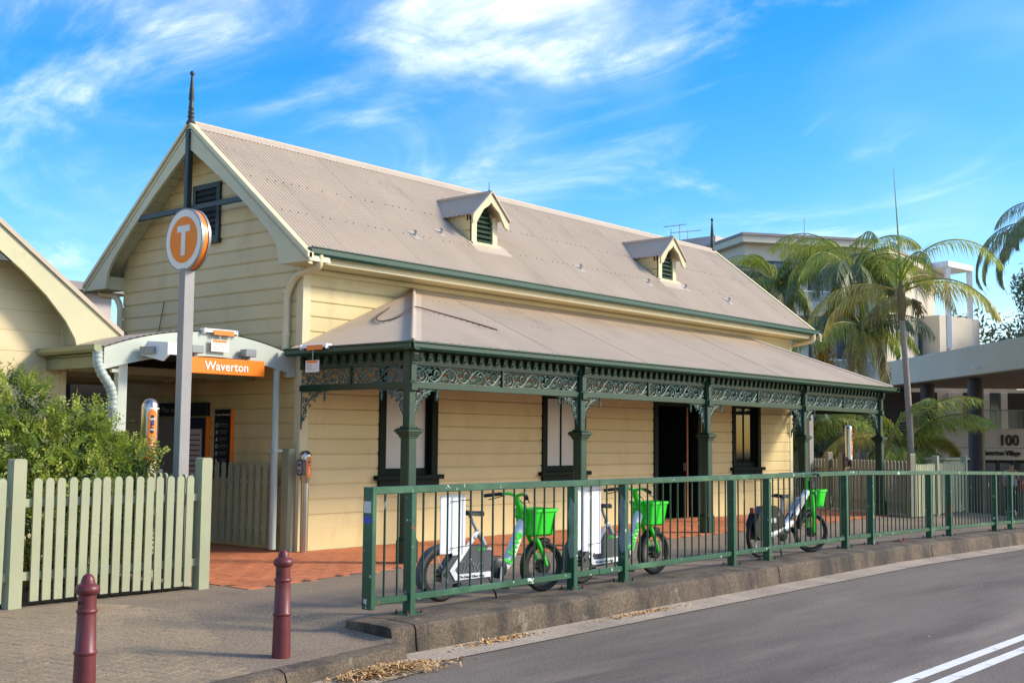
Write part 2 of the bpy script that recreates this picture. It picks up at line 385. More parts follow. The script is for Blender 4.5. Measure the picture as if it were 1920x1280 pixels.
# red brick paving: herringbone
brickp = bpy.data.objects.new('brick_paving', None); COL.objects.link(brickp); brickp['kind'] = 'structure'
mb = MB().add([(-3.02, -2.9, .003), (-.3, -2.45, .003), (14.9, -2.45, .003), (16.1, .6, .003), (14.66, .6, .003), (14.66, .02, .003), (.02, .02, .003), (.02, 7, .003), (-3.02, 7, .003)], [tuple(range(9))])
obj('joint_sand', mb, 'joint_dark', brickp)
W = .117
def inred(x, y):
    if y > 4.2 or x < -3.0: return False
    if x < -.3: return y > -2.93+(x+3.0)*.178+.02*math.sin(x*3)
    if y > -.06: return x < -.02 or (14.7 < x < 15.9 and y < .4)
    return y > -2.42 and x < 14.75+.5*(y+2.42)
def bricks(inside, x0, x1, y0, y1, hz, ang=0.0):
    L = []; ca, sa = math.cos(ang), math.sin(ang); n = int(max(x1-x0, y1-y0)*1.5/W)
    cx0, cy0 = (x0+x1)/2, (y0+y1)/2
    for i in range(-n, n):
        for j in range(-n, n):
            c = (i-j) % 4
            if c == 0: u, v, r = (i+1)*W, (j+.5)*W, 0
            elif c == 3: u, v, r = (i+.5)*W, (j+1)*W, 1
            else: continue
            x = cx0+u*ca-v*sa; y = cy0+u*sa+v*ca
            if inside(x, y): L.append((x, y, hz(x, y), ang+r*math.pi/2))
    return L
def lay(L, parent, m, name, hx, hy, limit=300, hz=None):
    L.sort(key=lambda p: (p[0]-CAM.x)**2+(p[1]-CAM.y)**2)
    me = mesh_of(MB().cbox(-hx, hx, -hy, hy, -.04, .009, .003), name); me.materials.append(M[m])
    for (x, y, z, a) in L[:limit]:
        nrm = Vector((-(hz(x+.05, y)-hz(x-.05, y))/.1, -(hz(x, y+.05)-hz(x, y-.05))/.1, 1)).normalized() if hz else Vector((0, 0, 1))
        q = Vector((0, 0, 1)).rotation_difference(nrm).to_matrix() @ Matrix.Rotation(a+random.uniform(-.012, .012), 3, 'Z') @ Matrix.Rotation(random.uniform(-.006, .006), 3, 'X') @ Matrix.Rotation(random.uniform(-.006, .006), 3, 'Y')
        link(name, me, None, parent, (x, y, z+random.uniform(-.001, .001)), q.to_euler())
    mb = MB()
    for (x, y, z, a) in L[limit:]:
        c, s_ = math.cos(a), math.sin(a); q = [(x+dx*c-dy*s_, y+dx*s_+dy*c) for dx, dy in ((-hx, -hy), (hx, -hy), (hx, hy), (-hx, hy))]; zj = random.uniform(-.001, .001); zc = [(hz(*p) if hz else z) for p in q]
        mb.add([(*p, z_-.02) for p, z_ in zip(q, zc)]+[(*p, z_+.009+zj) for p, z_ in zip(q, zc)], [(4, 5, 6, 7), (0, 1, 5, 4), (1, 2, 6, 5), (2, 3, 7, 6), (3, 0, 4, 7)])
    if mb.v: o = obj('laid_bricks', mb, m, parent); o['kind'] = 'stuff'
lay(bricks(inred, -3.1, 16.2, -3.1, 4.3, lambda x, y: 0.), brickp, 'brick_red', 'brick', .1135, .0555)
# worn grey pavers on the near end of the footpath
pav = bpy.data.objects.new('paver_field', None); COL.objects.link(pav); pav['kind'] = 'structure'
lay(bricks(lambda x, y: -9.0 < x < -4.9+.5*math.sin(y*1.3) and lowk(x)+.2 < y < -2.62, -9, -4.4, -6.6, -2.6, lambda x, y: gz(x, y)-.0055, .35), pav, 'paver_grey', 'paver', .1160, .0575, hz=lambda x, y: gz(x, y)-.0055)
# wood-chip litter washed into the gutter
def litter(name, label, cx, cy, lx, ly, h, n, seed):
    rnd = random.Random(seed); mb = MB()
    for i in range(n):
        a = rnd.gauss(0, .42); b = rnd.gauss(0, .42); x = cx+a*lx; y = cy+b*ly-.14*(a*lx)*0
        z = -.24+h*max(0, 1-(a*a+b*b)*.9)*rnd.uniform(.5, 1)+street(x)
        d = Vector((rnd.uniform(-1, 1), rnd.uniform(-1, 1), rnd.uniform(-.35, .35))).normalized()*rnd.uniform(.012, .035); w = Vector((-d.y, d.x, rnd.uniform(-.01, .01))).normalized()*rnd.uniform(.004, .009)
        p = Vector((x, y, z+.004)); mb.add([p-d-w, p+d-w, p+d+w, p-d+w], [(0, 1, 2, 3)])
    o = obj(name, mb, 'litter'); o['kind'] = 'stuff'; tag(o, label, 'litter')
litter('wood_chip_litter', 'heap of pale wood chips in the gutter at the kerb end', -4.25, -6.27, .68, .19, .06, 1300, 3)
litter('wood_chip_litter', 'thin drift of pale wood chips against the high kerb face', -2.55, ry(-2.5)-.55, .7, .10, .018, 260, 4)
litter('wood_chip_litter', 'scattered chips along the kerb by the middle fence panel', -.2, ry(-.2)-.56, .9, .09, .015, 220, 5)
mb = MB(); rnd = random.Random(9)
for i in range(420):
    x = rnd.uniform(-8, 14); y = rnd.choice((rnd.uniform(-5.6, -2.8), ry(x)-.5-abs(rnd.gauss(0, .12)), rnd.uniform(-9.5, -6.1)*1.0 if rnd.random() < .25 else ry(x)-.52))
    z = (gz(x, y)+.012) if y > ry(x)-.4 else -.238+street(x)
    d = Vector((rnd.uniform(-1, 1), rnd.uniform(-1, 1), .1)).normalized()*rnd.uniform(.008, .022); w = Vector((-d.y, d.x, .0))*.5; p = Vector((x, y, z))
    mb.add([p-d, p-w*.8, p+d, p+w], [(0, 1, 2, 3)])
o = obj('fallen_leaves', mb, 'litter'); o['kind'] = 'stuff'; tag(o, 'dry leaves scattered over footpath and gutter', 'litter')
mb = MB().add([(-9.5, -2.42, .012), (-3.38, -2.42, .012), (-3.38, 1.5, .012), (-9.5, 1.5, .012)], [(0, 1, 2, 3)]); struct('garden_bed', mb, 'soil')
# ---------------------------------------------------------------- station building
LX, WY = 14.64, 4.6
EZ, SL = 4.15, .793
def rz_(y): return EZ+SL*(min(y, 4.6-y)+.5)
ANG = math.atan(SL); PITCH_LEN = (2.8)/math.cos(ANG)
H = thing('station_building', 'cream weatherboard station house with corrugated gable roof and green iron-lace verandah', 'building')
PB = [(0, 0), (.030, 0), (.032, .012), (.030, .186), (.016, .200), (.014, .215), (0, .215)]   # (depth, z) of one weatherboard
BH = .215; Z0 = .294
_bm = {}
def board(parent, axis, a0, a1, plane, z, m='cream_board', sgn=-1):
    key = (axis, round(a0, 3), round(a1, 3), plane, m)
    if key not in _bm:
        mb = MB()
        if axis == 'x': mb.prism([(plane+sgn*d, h) for d, h in PB], 'x', a0, a1)
        else: mb.prism([(plane+sgn*d, h) for d, h in PB], 'y', a0, a1)
        me = mesh_of(mb, 'board'); me.materials.append(M[m]); _bm[key] = me
    return link('board', _bm[key], None, parent, (0, 0, z))
# front wall with its openings
OPEN = [(1.5, 2.72, .98, 2.82), (5.38, 6.6, .98, 2.82), (8.87, 10.58, 0, 2.82), (11.92, 13.12, .98, 2.82)]
mb = MB(); xc = [0.0]
for (a, b, c, d) in OPEN:
    mb.box(xc[-1], a, 0, .12, 0, 4.0); mb.box(a, b, .001, .12, d, 4.0)
    if c: mb.box(a, b, .001, .12, 0, c)
    xc.append(b)
mb.box(xc[-1], LX, 0, .12, 0, 4.0)
fwall = obj('wall', mb, 'cream_board', H)
z = Z0
while z < 3.98:
    cuts = [(a, b) for (a, b, c, d) in OPEN if z+BH*.6 > c and z+BH*.3 < d]
    x = .11
    for a, b in cuts+[(LX-.09, None)]:
        if a-x > .05: board(fwall, 'x', x, a, 0, z)
        x = b
    z += BH
for a, b in ((.11, 8.86), (10.59, LX-.09)): obj('base_board', MB().cbox(a, b, -.034, .01, .0, Z0, .004), 'cream_board', fwall)
for xx in (0, LX-.1): obj('corner_board', MB().cbox(xx-.036 if xx == 0 else xx, xx+.11 if xx == 0 else xx+.136, -.042, -.001, 0, 3.98, .004), 'cream_trim', fwall)
# gable wall that faces the entrance
gp = [(0, 0), (WY, 0), (WY, rz_(0)-.08), (2.3, rz_(2.3)-.1), (0, rz_(0)-.08)]
gwall = obj('wall', MB().prism(gp, 'x', .001, .12), 'cream_board', H)
z = Z0
while z < 6.2:
    lims = [max(.09, (z+h+.10-EZ)/SL-.5) for d, h in PB]
    if min(lims) > 2.2: break
    if max(lims) <= .09: board(gwall, 'y', .09, WY-.02, 0, z)
    else:
        mb = MB(); n = len(PB); vs = [(-d, min(l, 2.29), h) for (d, h), l in zip(PB, lims)]+[(-d, 4.6-min(l, 2.29), h) for (d, h), l in zip(PB, lims)]
        mb.add(vs, [tuple(range(n)), tuple(range(n, 2*n))[::-1]]+[(i, i+n, (i+1) % n+n, (i+1) % n) for i in range(n)])
        obj('board', mb, 'cream_board', gwall, (0, 0, z))
    z += BH
obj('base_board', MB().cbox(-.034, .01, .09, WY, 0, Z0, .004), 'cream_board', gwall)
obj('corner_board', MB().cbox(-.042, -.001, -.03, .09, 0, 4.25, .004), 'cream_trim', gwall)
rw = obj('wall', MB().prism(gp, 'x', LX-.12, LX-.001), 'cream_board', H)
bw = obj('wall', MB().box(.12, LX-.12, WY-.12, WY, 0, 4.6), 'cream_board', H)
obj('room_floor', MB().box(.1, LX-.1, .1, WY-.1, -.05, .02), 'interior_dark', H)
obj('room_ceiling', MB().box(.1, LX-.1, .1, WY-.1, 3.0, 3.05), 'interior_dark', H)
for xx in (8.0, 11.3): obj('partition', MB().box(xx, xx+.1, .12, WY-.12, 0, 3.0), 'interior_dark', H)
# main roof: corrugated sheets
def corr_mesh(x0, x1, top, n_per=8, amp=.009, pitch=.0762, bot=None):
    # local x along the eave, local y up the slope; top(x) = slope length there
    mb = MB(); n = max(6, int(round((x1-x0)/pitch*n_per)))
    for i in range(n+1):
        x = x0+(x1-x0)*i/n; h = amp*math.cos(2*math.pi*x/pitch)
        mb.v += [(x, 0 if bot is None else bot(x), h), (x, max(top(x), .001), h)]
    mb.f = [(2*i, 2*i+2, 2*i+3, 2*i+1) for i in range(n)]
    return mb
roof = obj('roof', MB().prism([(-.5, EZ-.04), (2.3, rz_(2.3)-.04), (5.1, EZ-.04), (5.1, EZ-.10), (2.3, rz_(2.3)-.10), (-.5, EZ-.10)], 'x', -.34, 15.02), 'barge_paint', H)
SW = .762; x = -.33; sheet_me = mesh_of(corr_mesh(0, SW+.02, lambda x: PITCH_LEN), 'roof_sheet', 60); sheet_me.materials.append(M['roof_sheet'])
i = 0
while x < 14.9:
    o = link('roof_sheet', sheet_me, None, roof, (x, -.54, EZ-.02+(i % 2)*.0015), (ANG, 0, 0)); x += SW; i += 1
x = -.33
while x < 14.9:
    link('roof_sheet', sheet_me, None, roof, (x+SW, 5.14, EZ-.02), (ANG, 0, math.pi)); x += SW
rc = MB()
for sgn in (-1, 1):
    y0, y1 = 2.3, 2.3+sgn*.15; zt = rz_(2.3)
    rc.prism([(y0, zt+.03), (y1, zt+.03-.15*SL), (y1, zt+.022-.15*SL), (y0, zt+.018)], 'x', -.34, 15.02)
rc.tube([(-.34, 2.3, rz_(2.3)+.02), (15.02, 2.3, rz_(2.3)+.02)], .03, 10)
obj('ridge_cap', rc, 'roof_trim', roof, smooth=40)
def screws(rows, dx, x0, x1, place):
    mb = MB()
    for r in rows:
        x = x0+random.uniform(0, .1)
        while x < x1:
            p = place(x, r); mb.lathe([(.009, -.004), (.009, .006), (.004, .009)], 6, p); x += dx*random.choice((1, 1, 2))
    return mb
o = obj('roof_screws', screws((-.40, .35, 1.1, 1.75), .1524, -.2, 14.9, lambda x, r: (x, r, rz_(r)+.012)), 'interior_dark', roof); o['kind'] = 'stuff'
for (ax, ay) in ((2.52, .33), (3.35, .55), (6.85, .28), (9.05, .23), (10.55, .30), (12.0, .1)):
    a = obj('roof_anchor', MB().cbox(-.08, .08, -.13, .13, 0, .006, .002), 'plate_silver', roof, (ax, ay, rz_(ay)+.016), (ANG, 0, .0))
    obj('anchor_eye', MB().lathe([(.03, 0), (.03, .02), (.012, .025), (.012, .07), (.02, .08), (.0, .085)], 8).box(-.004, .004, -.012, .05, .05, .085), 'grey_metal', a)
# barge boards, king post, collar and finials
def barge_poly():
    inner = [(2.3, 5.98), (1.4, 5.36), (.75, 4.86), (.36, 4.53), (.20, 4.36), (.12, 4.24), (.09, 4.12), (.07, 3.985)]
    p = [(-.60, 3.985), (-.60, 4.10)]+[(y, EZ+SL*(y+.5)-.035) for y in (-.55, 2.3)]
    return p+inner
for (xa, xb, tx) in ((-.40, -.355, -1), (15.03, 15.075, 1)):
    for mir in (0, 1):
        poly = [((4.6-y) if mir else y, z) for y, z in barge_poly()]
        b = obj('barge_board', MB().prism(poly, 'x', xa, xb), 'barge_paint', roof)
        y0, y1 = (-.60, 2.3) if not mir else (5.2, 2.3)
        za, zb = EZ-.10, rz_(2.3)
        obj('barge_cap', MB().prism([(y0, za-.02), (y1, zb-.015), (y1, zb+.035), (y0, za+.045)], 'x', xa-.03, xb+.03) if tx < 0 else MB().prism([(y0, za-.02), (y1, zb-.015), (y1, zb+.035), (y0, za+.045)], 'x', xa-.03, xb+.03), 'cream_trim', b)
        # moulding strip below the cap
        obj('moulding', MB().prism([(y0, za-.11), (y1, zb-.105), (y1, zb-.085), (y0, za-.09)], 'x', xa-.012, xb+.012), 'barge_paint', b)
# boxed eave ends and lined soffit under the overhang
for mir in (0, 1):
    f = (lambda y: 4.6-y) if mir else (lambda y: y)
    obj('eave_return', MB().prism([(f(-.58), 3.99), (f(.04), 3.99), (f(.04), 4.2), (f(-.55), 4.08)], 'x', -.35, -.002), 'barge_paint', roof)
    mb = MB()
    n = 16
    for k in range(n):
        a, b = .02+2.26*k/n, .02+2.26*(k+1)/n-.012
        mb.prism([(f(a), rz_(a)-.13), (f(b), rz_(b)-.13), (f(b), rz_(b)-.105), (f(a), rz_(a)-.105)], 'x', -.352, -.034)
    obj('soffit_lining', mb, 'barge_paint', roof)
kp = obj('king_post', MB().cbox(-.44, -.345, 2.255, 2.345, 5.02, 6.27, .01), 'slate_paint', H)
obj('collar_beam', MB().cbox(-.385, -.335, .86, 3.74, 5.0, 5.085, .008), 'slate_paint', H)
vent = obj('gable_vent', MB().box(-.075, -.03, 1.94, 2.02, 4.56, 5.48).box(-.075, -.03, 2.56, 2.64, 4.56, 5.48).box(-.075, -.03, 2.02, 2.56, 5.40, 5.48).box(-.075, -.03, 2.02, 2.56, 4.60, 4.66).box(-.10, -.03, 1.92, 2.66, 4.53, 4.60), 'slate_paint', H)
obj('vent_back', MB().box(-.034, -.031, 2.02, 2.56, 4.66, 5.40), 'interior_dark', vent)
for k in range(8): obj('louvre_slat', MB().prism([(-.07, 0), (-.062, 0), (-.036, .055), (-.044, .055)], 'y', 2.02, 2.56), 'slate_paint', vent, (0, 0, 4.68+k*.09))
FP = [(.07, 0), (.075, .03), (.05, .06), (.04, .09), (.055, .11), (.055, .13), (.038, .15), (.05, .18), (.05, .20), (.036, .22), (.045, .25), (.045, .27), (.034, .29), (.040, .32), (.03, .34), (.045, .40), (.02, .74), (.018, .76), (.036, .79), (.036, .81), (.02, .835), (.002, .84)]
for xx in (-.38, 15.02): obj('finial', MB().lathe(FP, 14), 'slate_paint', roof, (xx, 2.3, rz_(2.3)-.02), smooth=40)
# front eave: fascia, gutter, soffit, frieze mould
obj('fascia', MB().cbox(-.33, 15.0, -.468, -.44, 3.985, 4.11, .004), 'cream_trim', roof)
obj('soffit', MB().box(-.33, 15.0, -.44, 0.0, 3.985, 4.0), 'cream_trim', roof)
GP = [(-.47, 4.07), (-.56, 4.07), (-.585, 4.10), (-.585, 4.165), (-.60, 4.175), (-.60, 4.19), (-.575, 4.19), (-.575, 4.12), (-.555, 4.085), (-.48, 4.085), (-.48, 4.15), (-.47, 4.15)]
obj('gutter', MB().prism(GP, 'x', -.345, 14.99).prism([(-.475, 4.072), (-.56, 4.072), (-.583, 4.10), (-.583, 4.18), (-.475, 4.18)], 'x', -.352, -.344), 'gutter_green', roof)
obj('gutter', MB().prism([(4.6-y, z) for y, z in GP], 'x', -.30, 14.99), 'gutter_green', roof)
obj('frieze_mould', MB().cbox(.1, LX-.09, -.06, -.03, 3.90, 3.98, .008), 'cream_trim', roof)
# downpipes
def pipe(pts, r, m, parent, name='downpipe', n=12):
    P = [Vector(p) for p in pts]; path = [P[0]]
    for a, b, c in zip(P[:-2], P[1:-1], P[2:]):
        d = min((b-a).length, (c-b).length)*.42; q0 = b+(a-b).normalized()*d; q1 = b+(c-b).normalized()*d
        for t in (0, .25, .5, .75, 1): path.append((1-t)**2*q0+2*t*(1-t)*b+t*t*q1)
    path.append(P[-1]); return obj(name, MB().tube(path, r, n), m, parent, smooth=50)
d = pipe([(-.16, -.53, 4.09), (-.16, -.53, 3.93), (-.105, .05, 3.86), (-.105, .23, 3.62), (-.105, .23, 2.72)], .05, 'pipe_cream', H)
for zc in (3.0, 3.62): obj('collar', MB().lathe([(.054, 0), (.058, .01), (.058, .05), (.054, .06)], 14, (-.105, .23, zc)), 'pipe_cream', d, smooth=40)
d = pipe([(-.16, 5.10, 4.05), (-.16, 5.05, 3.94), (-.10, 4.70, 3.90), (-.10, 4.55, 3.72), (-.10, 4.55, 2.75)], .05, 'pipe_cream', H)
d = pipe([(14.80, -.53, 4.09), (14.80, -.53, 3.93), (14.74, -.1, 3.86), (14.74, .3, 3.8), (14.74, .3, 3.2)], .05, 'pipe_cream', H)
pipe([(-.05, 3.36, 3.72), (-.052, 3.5, 3.2), (-.05, 3.62, 2.7)], .006, 'wire_brown', H, 'wall_cable', 6)
# windows
def window(x0, x1, z0, z1, pane_m):
    fr = MB(); t = .12
    fr.cbox(x0-.02, x0+t, -.055, .10, z0, z1, .006); fr.cbox(x1-t, x1+.02, -.055, .10, z0, z1, .006); fr.cbox(x0+t, x1-t, -.05, .10, z1-t, z1, .006)
    w = obj('window', fr, 'dark_frame', H)
    obj('sill', MB().cbox(x0-.11, x1+.11, -.12, .08, z0-.02, z0+.05, .008), 'dark_frame', w)
    ap = [(x0-.03, z0-.02), (x0-.03, z0-.21), (x0+.14, z0-.21), (x0+.16, z0-.16), (x0+.22, z0-.13), (x0+.35, z0-.155), ((x0+x1)/2, z0-.165), (x1-.35, z0-.155), (x1-.22, z0-.13), (x1-.16, z0-.16), (x1-.14, z0-.21), (x1+.03, z0-.21), (x1+.03, z0-.02)]
    obj('apron', MB().prism(ap, 'y', -.075, -.034), 'dark_frame', w)
    zi0, zi1 = z0+.05, z1-t; xa, xb = x0+t, x1-t; zm = zi1-.36; xm = (xa+xb)/2
    s = MB(); yb0, yb1 = .035, .075
    s.box(xa, xa+.055, yb0, yb1, zi0, zi1); s.box(xb-.055, xb, yb0, yb1, zi0, zi1); s.box(xa+.055, xb-.055, yb0, yb1, zi0, zi0+.10); s.box(xa+.055, xb-.055, yb0, yb1, zm-.03, zm+.03); s.box(xa+.055, xb-.055, yb0, yb1, zi1-.05, zi1)
    s.box(xm-.016, xm+.016, yb0, yb1, zi0+.10, zm-.03); s.box(xm-.014, xm+.014, yb0, yb1, zm+.03, zi1-.05)
    sh = obj('sash', s, 'dark_frame', w)
    for (a, b) in ((xa+.055, xm-.016), (xm+.016, xb-.055)):
        obj('pane', MB().box(a, b, .05, .056, zi0+.10, zm-.03), pane_m, w); obj('pane', MB().box(a, b, .05, .056, zm+.03, zi1-.05), pane_m, w)
    obj('lining', MB().box(xa, xb, .076, .11, zi0, zi1), 'interior_dark', w)
    return w
window(1.5, 2.72, .98, 2.82, 'frosted'); window(5.38, 6.6, .98, 2.82, 'frosted'); window(11.92, 13.12, .98, 2.82, 'glass_dark')
dr = obj('doorway', MB().cbox(8.85, 8.99, -.06, .12, 0, 2.82, .006).cbox(10.46, 10.60, -.06, .12, 0, 2.82, .006).box(8.99, 10.46, -.05, .12, 2.70, 2.82).box(8.99, 10.46, -.05, .12, 2.28, 2.36), 'dark_frame', H)
obj('fanlight', MB().box(8.99, 10.46, .04, .05, 2.36, 2.70), 'glass_dark', dr)
lf = obj('door_leaf', MB().cbox(10.20, 10.245, .06, .86, .02, 2.27, .004), 'dark_frame', dr)
obj('door_edge', MB().box(10.195, 10.25, .045, .060, .02, 2.27), 'timber_edge', lf)
obj('door_lock', MB().box(10.17, 10.195, .07, .12, .98, 1.14), 'grey_metal', lf)
lf = obj('door_leaf', MB().cbox(9.02, 9.065, .06, .86, .02, 2.27, .004), 'dark_frame', dr)
obj('threshold', MB().box(8.99, 10.46, -.06, .12, .0, .03), 'timber_edge', dr)
# dormers
def dormer(xc):
    yf = .47; hw = .335; zb = rz_(yf)-.01; ze = 5.42; zt = 5.81
    D = obj('dormer', MB().box(xc-hw, xc+hw, yf+.071, yf+.11, zb, ze), 'cream_trim', H)
    for sx in (-1, 1):
        a_, b_ = sorted((xc+sx*hw, xc+sx*(hw-.04))); obj('cheek', MB().prism([(yf+.001, zb), (yf+.001, ze), ((ze-EZ)/SL-.5+.02, ze)], 'x', a_, b_), 'cream_trim', D)
        a_, b_ = sorted((xc+sx*(hw-.0), xc+sx*(hw-.13))); obj('jamb', MB().cbox(a_, b_, yf-.012, yf+.05, zb, ze, .004), 'cream_trim', D)
    for k in range(3):
        for sx in (-1, 1):
            zc = zb+.06+.18*k; yb = (zc+.0-EZ)/SL-.5
            if zc+.16 < ze+.05: obj('board', MB().prism([(yf+.02, zc), (yf+.02, zc+.165), (max((zc+.165-EZ)/SL-.5, yf+.03), zc+.165), (max(yb, yf+.025), zc)], 'x', xc+sx*(hw+.006)-.008, xc+sx*(hw+.006)+.008), 'cream_board', D)
    rb = (zt-EZ)/SL-.5
    for sx in (-1, 1):
        a = math.atan2(zt-ze, hw+.10); le = (hw+.12)/math.cos(a)
        # roof plane: ridge runs back to the main roof
        mb = MB(); n = 56; y0 = yf-.16
        for i in range(n+1):
            t = i/n; h = .007*math.cos(2*math.pi*(t*12))
            yr = y0+(rb+.05-y0)*t
            ylim = ((ze-.04)-EZ)/SL-.5
            u0 = 0.; u1 = 1.
            if yr > ylim: u1 = max(.02, 1-(yr-ylim)/(rb+.05-ylim))
            for u in (u0, u1):
                mb.v.append((xc+sx*(hw+.12)*u, yr, zt-(zt-ze+.04)*u+h+.01))
        mb.f = [(2*i, 2*i+2, 2*i+3, 2*i+1) for i in range(n)]
        obj('roof_sheet', mb, 'roof_sheet', D, smooth=60)
        obj('barge_board', MB().prism([(xc, zt-.01), (xc+sx*(hw+.13), ze-.05), (xc+sx*(hw+.13), ze-.20), (xc+sx*(hw+.03), ze-.16), (xc+sx*.20, ze+.08), (xc+sx*.06, zt-.22), (xc, zt-.16)], 'y', yf-.16, yf-.12), 'barge_paint', D)
        obj('barge_cap', MB().prism([(xc, zt+.012), (xc, zt+.045), (xc+sx*(hw+.15), ze-.03), (xc+sx*(hw+.15), ze-.06)], 'y', yf-.19, yf-.115), 'roof_trim', D)
    obj('ridge_cap', MB().tube([(xc, yf-.18, zt+.02), (xc, rb+.05, zt+.02)], .03, 8), 'roof_trim', D, smooth=50)
    obj('spike', MB().lathe([(.03, 0), (.012, .03), (.006, .05), (.005, .15), (.012, .155), (.0, .17)], 6, (xc, yf-.1, zt+.03)), 'slate_paint', D)
    obj('louvre_back', MB().prism([(xc-hw+.13, zb), (xc+hw-.13, zb), (xc+hw-.13, ze), (xc, zt-.12), (xc-hw+.13, ze)], 'y', yf+.05, yf+.07), 'interior_dark', D)
    k = 0; zc = zb+.05
    while zc < zt-.2:
        w = (hw-.13) if zc < ze-.05 else (hw-.13)*(zt-.1-zc)/(zt-ze)
        obj('louvre_slat', MB().prism([(yf-.01, zc), (yf+.002, zc-.004), (yf+.045, zc+.055), (yf+.033, zc+.06)], 'x', xc-w, xc+w), 'post_green', D); zc += .085
    obj('sill', MB().cbox(xc-hw-.03, xc+hw+.03, yf-.07, yf+.04, zb-.02, zb+.03, .005), 'cream_trim', D)
    obj('flashing', MB().prism([(yf-.01, rz_(yf-.01)+.03), (yf-.24, rz_(yf-.24)+.018), (yf-.24, rz_(yf-.24)+.012), (yf-.01, rz_(yf-.01)+.016)], 'x', xc-hw-.10, xc+hw+.16), 'roof_trim', D)
dormer(4.36); dormer(10.12)
# ---------------------------------------------------------------- verandah
VE, VZ0, VZ1, VD = -2.42, 2.79, 3.88, 2.42
VS = (VZ1-VZ0)/VD; VA = math.atan(VS); VL = VD/math.cos(VA); XL, XR = -.22, 14.78
vr = obj('verandah_roof', MB().add([(XL, VE, VZ0-.03), (XR, VE, VZ0-.03), (XR-VD, 0, VZ1-.03), (XL+VD, 0, VZ1-.03), (XL, 0, VZ0-.03), (XR, 0, VZ0-.03)], [(0, 1, 2, 3), (0, 3, 4), (1, 5, 2)]), 'verandah_ceiling', H)
x = XL; full = None
while x < XR-.01:
    x1 = min(x+SW, XR)
    top = lambda u, X=x: VL*min(1., max(0., (X+u-XL)/VD), max(0., (XR-X-u)/VD))
    if x > XL+VD and x1 < XR-VD:
        if full is None: full = mesh_of(corr_mesh(0, SW+.025, lambda u: VL, n_per=6), 'roof_sheet', 60); full.materials.append(M['roof_sheet'])
        link('roof_sheet', full, None, vr, (x, VE-.03, VZ0+random.uniform(0, .004)), (VA, 0, 0))
    else: obj('roof_sheet', corr_mesh(0, x1-x+.015, top, n_per=6), 'roof_sheet', vr, (x, VE-.03, VZ0), (VA, 0, 0), smooth=60)
    x += SW
y = VE
while y < -.02:
    y1 = min(y+SW, 0.); top = lambda u, Y=y: VL*min(1., max(0., (Y+u-VE)/VD))
    mb = corr_mesh(0, y1-y+.012, top, n_per=6)
    # local x -> +y, local y -> +x : mirrored copy so that the sheet faces out
    mb.v = [(-p[0], p[1], p[2]) for p in mb.v]; mb.f = [f[::-1] for f in mb.f]
    obj('roof_sheet', mb, 'roof_sheet', vr, (XL-.03, y, VZ0), (VA, 0, -math.pi/2), smooth=60)
    mb2 = corr_mesh(0, y1-y+.012, top, n_per=6)
    obj('roof_sheet', mb2, 'roof_sheet', vr, (XR+.03, y, VZ0), (VA, 0, math.pi/2), smooth=60)
    y += SW
for (xa, xb) in ((XL, XL+VD), (XR, XR-VD)):
    obj('hip_cap', MB().tube([(xa, VE, VZ0+.03), (xb, 0, VZ1+.03)], .032, 10), 'roof_trim', vr, smooth=60)
    s_ = 1 if xb > xa else -1; fl = MB()
    for wv in ((.17, 0), (0, .17)):
        # flange lying on each slope beside the hip
        dx, dy = (s_*wv[0], wv[1])
        p0 = Vector((xa, VE, VZ0+.022)); p1 = Vector((xb, 0, VZ1+.022))
        def onr(p, dx=dx, dy=dy):
            X, Y = p.x+dx, p.y+dy; zf = VZ0+VS*min(Y-VE, abs(X-xa) if True else 0)
            return Vector((X, Y, zf+.018))
        q0, q1 = onr(p0), onr(p1)
        if dy: q1 = Vector((xb, 0.0, VZ1+.018)); q0 = Vector((xa, VE+.17, VZ0+.016)); q1b = Vector((xb-s_*.17, 0, VZ1-.17*VS+.016)); fl.add([p0, p1, q1b, q0], [(0, 1, 2, 3)])
        else: q0 = Vector((xa+s_*.17, VE, VZ0+.016)); q1b = Vector((xb, -.17, VZ1-.17*VS+.016)); fl.add([p0, p1, q1b, q0], [(0, 1, 2, 3)])
    obj('hip_flashing', fl, 'roof_trim', vr)
obj('wall_flashing', MB().prism([(-.032, VZ1+.10), (-.042, VZ1+.10), (-.05, VZ1+.03), (-.16, VZ1-.16*VS+.025), (-.16, VZ1-.16*VS+.018), (-.04, VZ1+.01)], 'x', XL+VD-.1, XR-VD+.1), 'roof_trim', vr)
o = obj('roof_screws', screws((-2.36, -1.2, -.5), .1524, .1, 14.4, lambda x, r: (x, r, VZ0+VS*(r-VE)+.012) if (x-XL > r-VE+.15 and XR-x > r-VE+.15) else (x, r, VZ0-.1)), 'interior_dark', vr); o['kind'] = 'stuff'
pipe([(1.25, -.45, VZ0+VS*1.47+.04), (.80, -.62, VZ0+VS*1.02+.035), (.62, -.95, VZ0+VS*.84+.035), (.74, -1.18, VZ0+VS*.96+.04), (1.12, -1.06, VZ0+VS*1.36+.075), (1.5, -1.1, VZ0+VS*1.32+.04), (1.95, -1.32, VZ0+VS*1.1+.035), (2.35, -1.6, VZ0+VS*.82+.03)], .010, 'wire_brown', vr, 'loose_cable', 6)
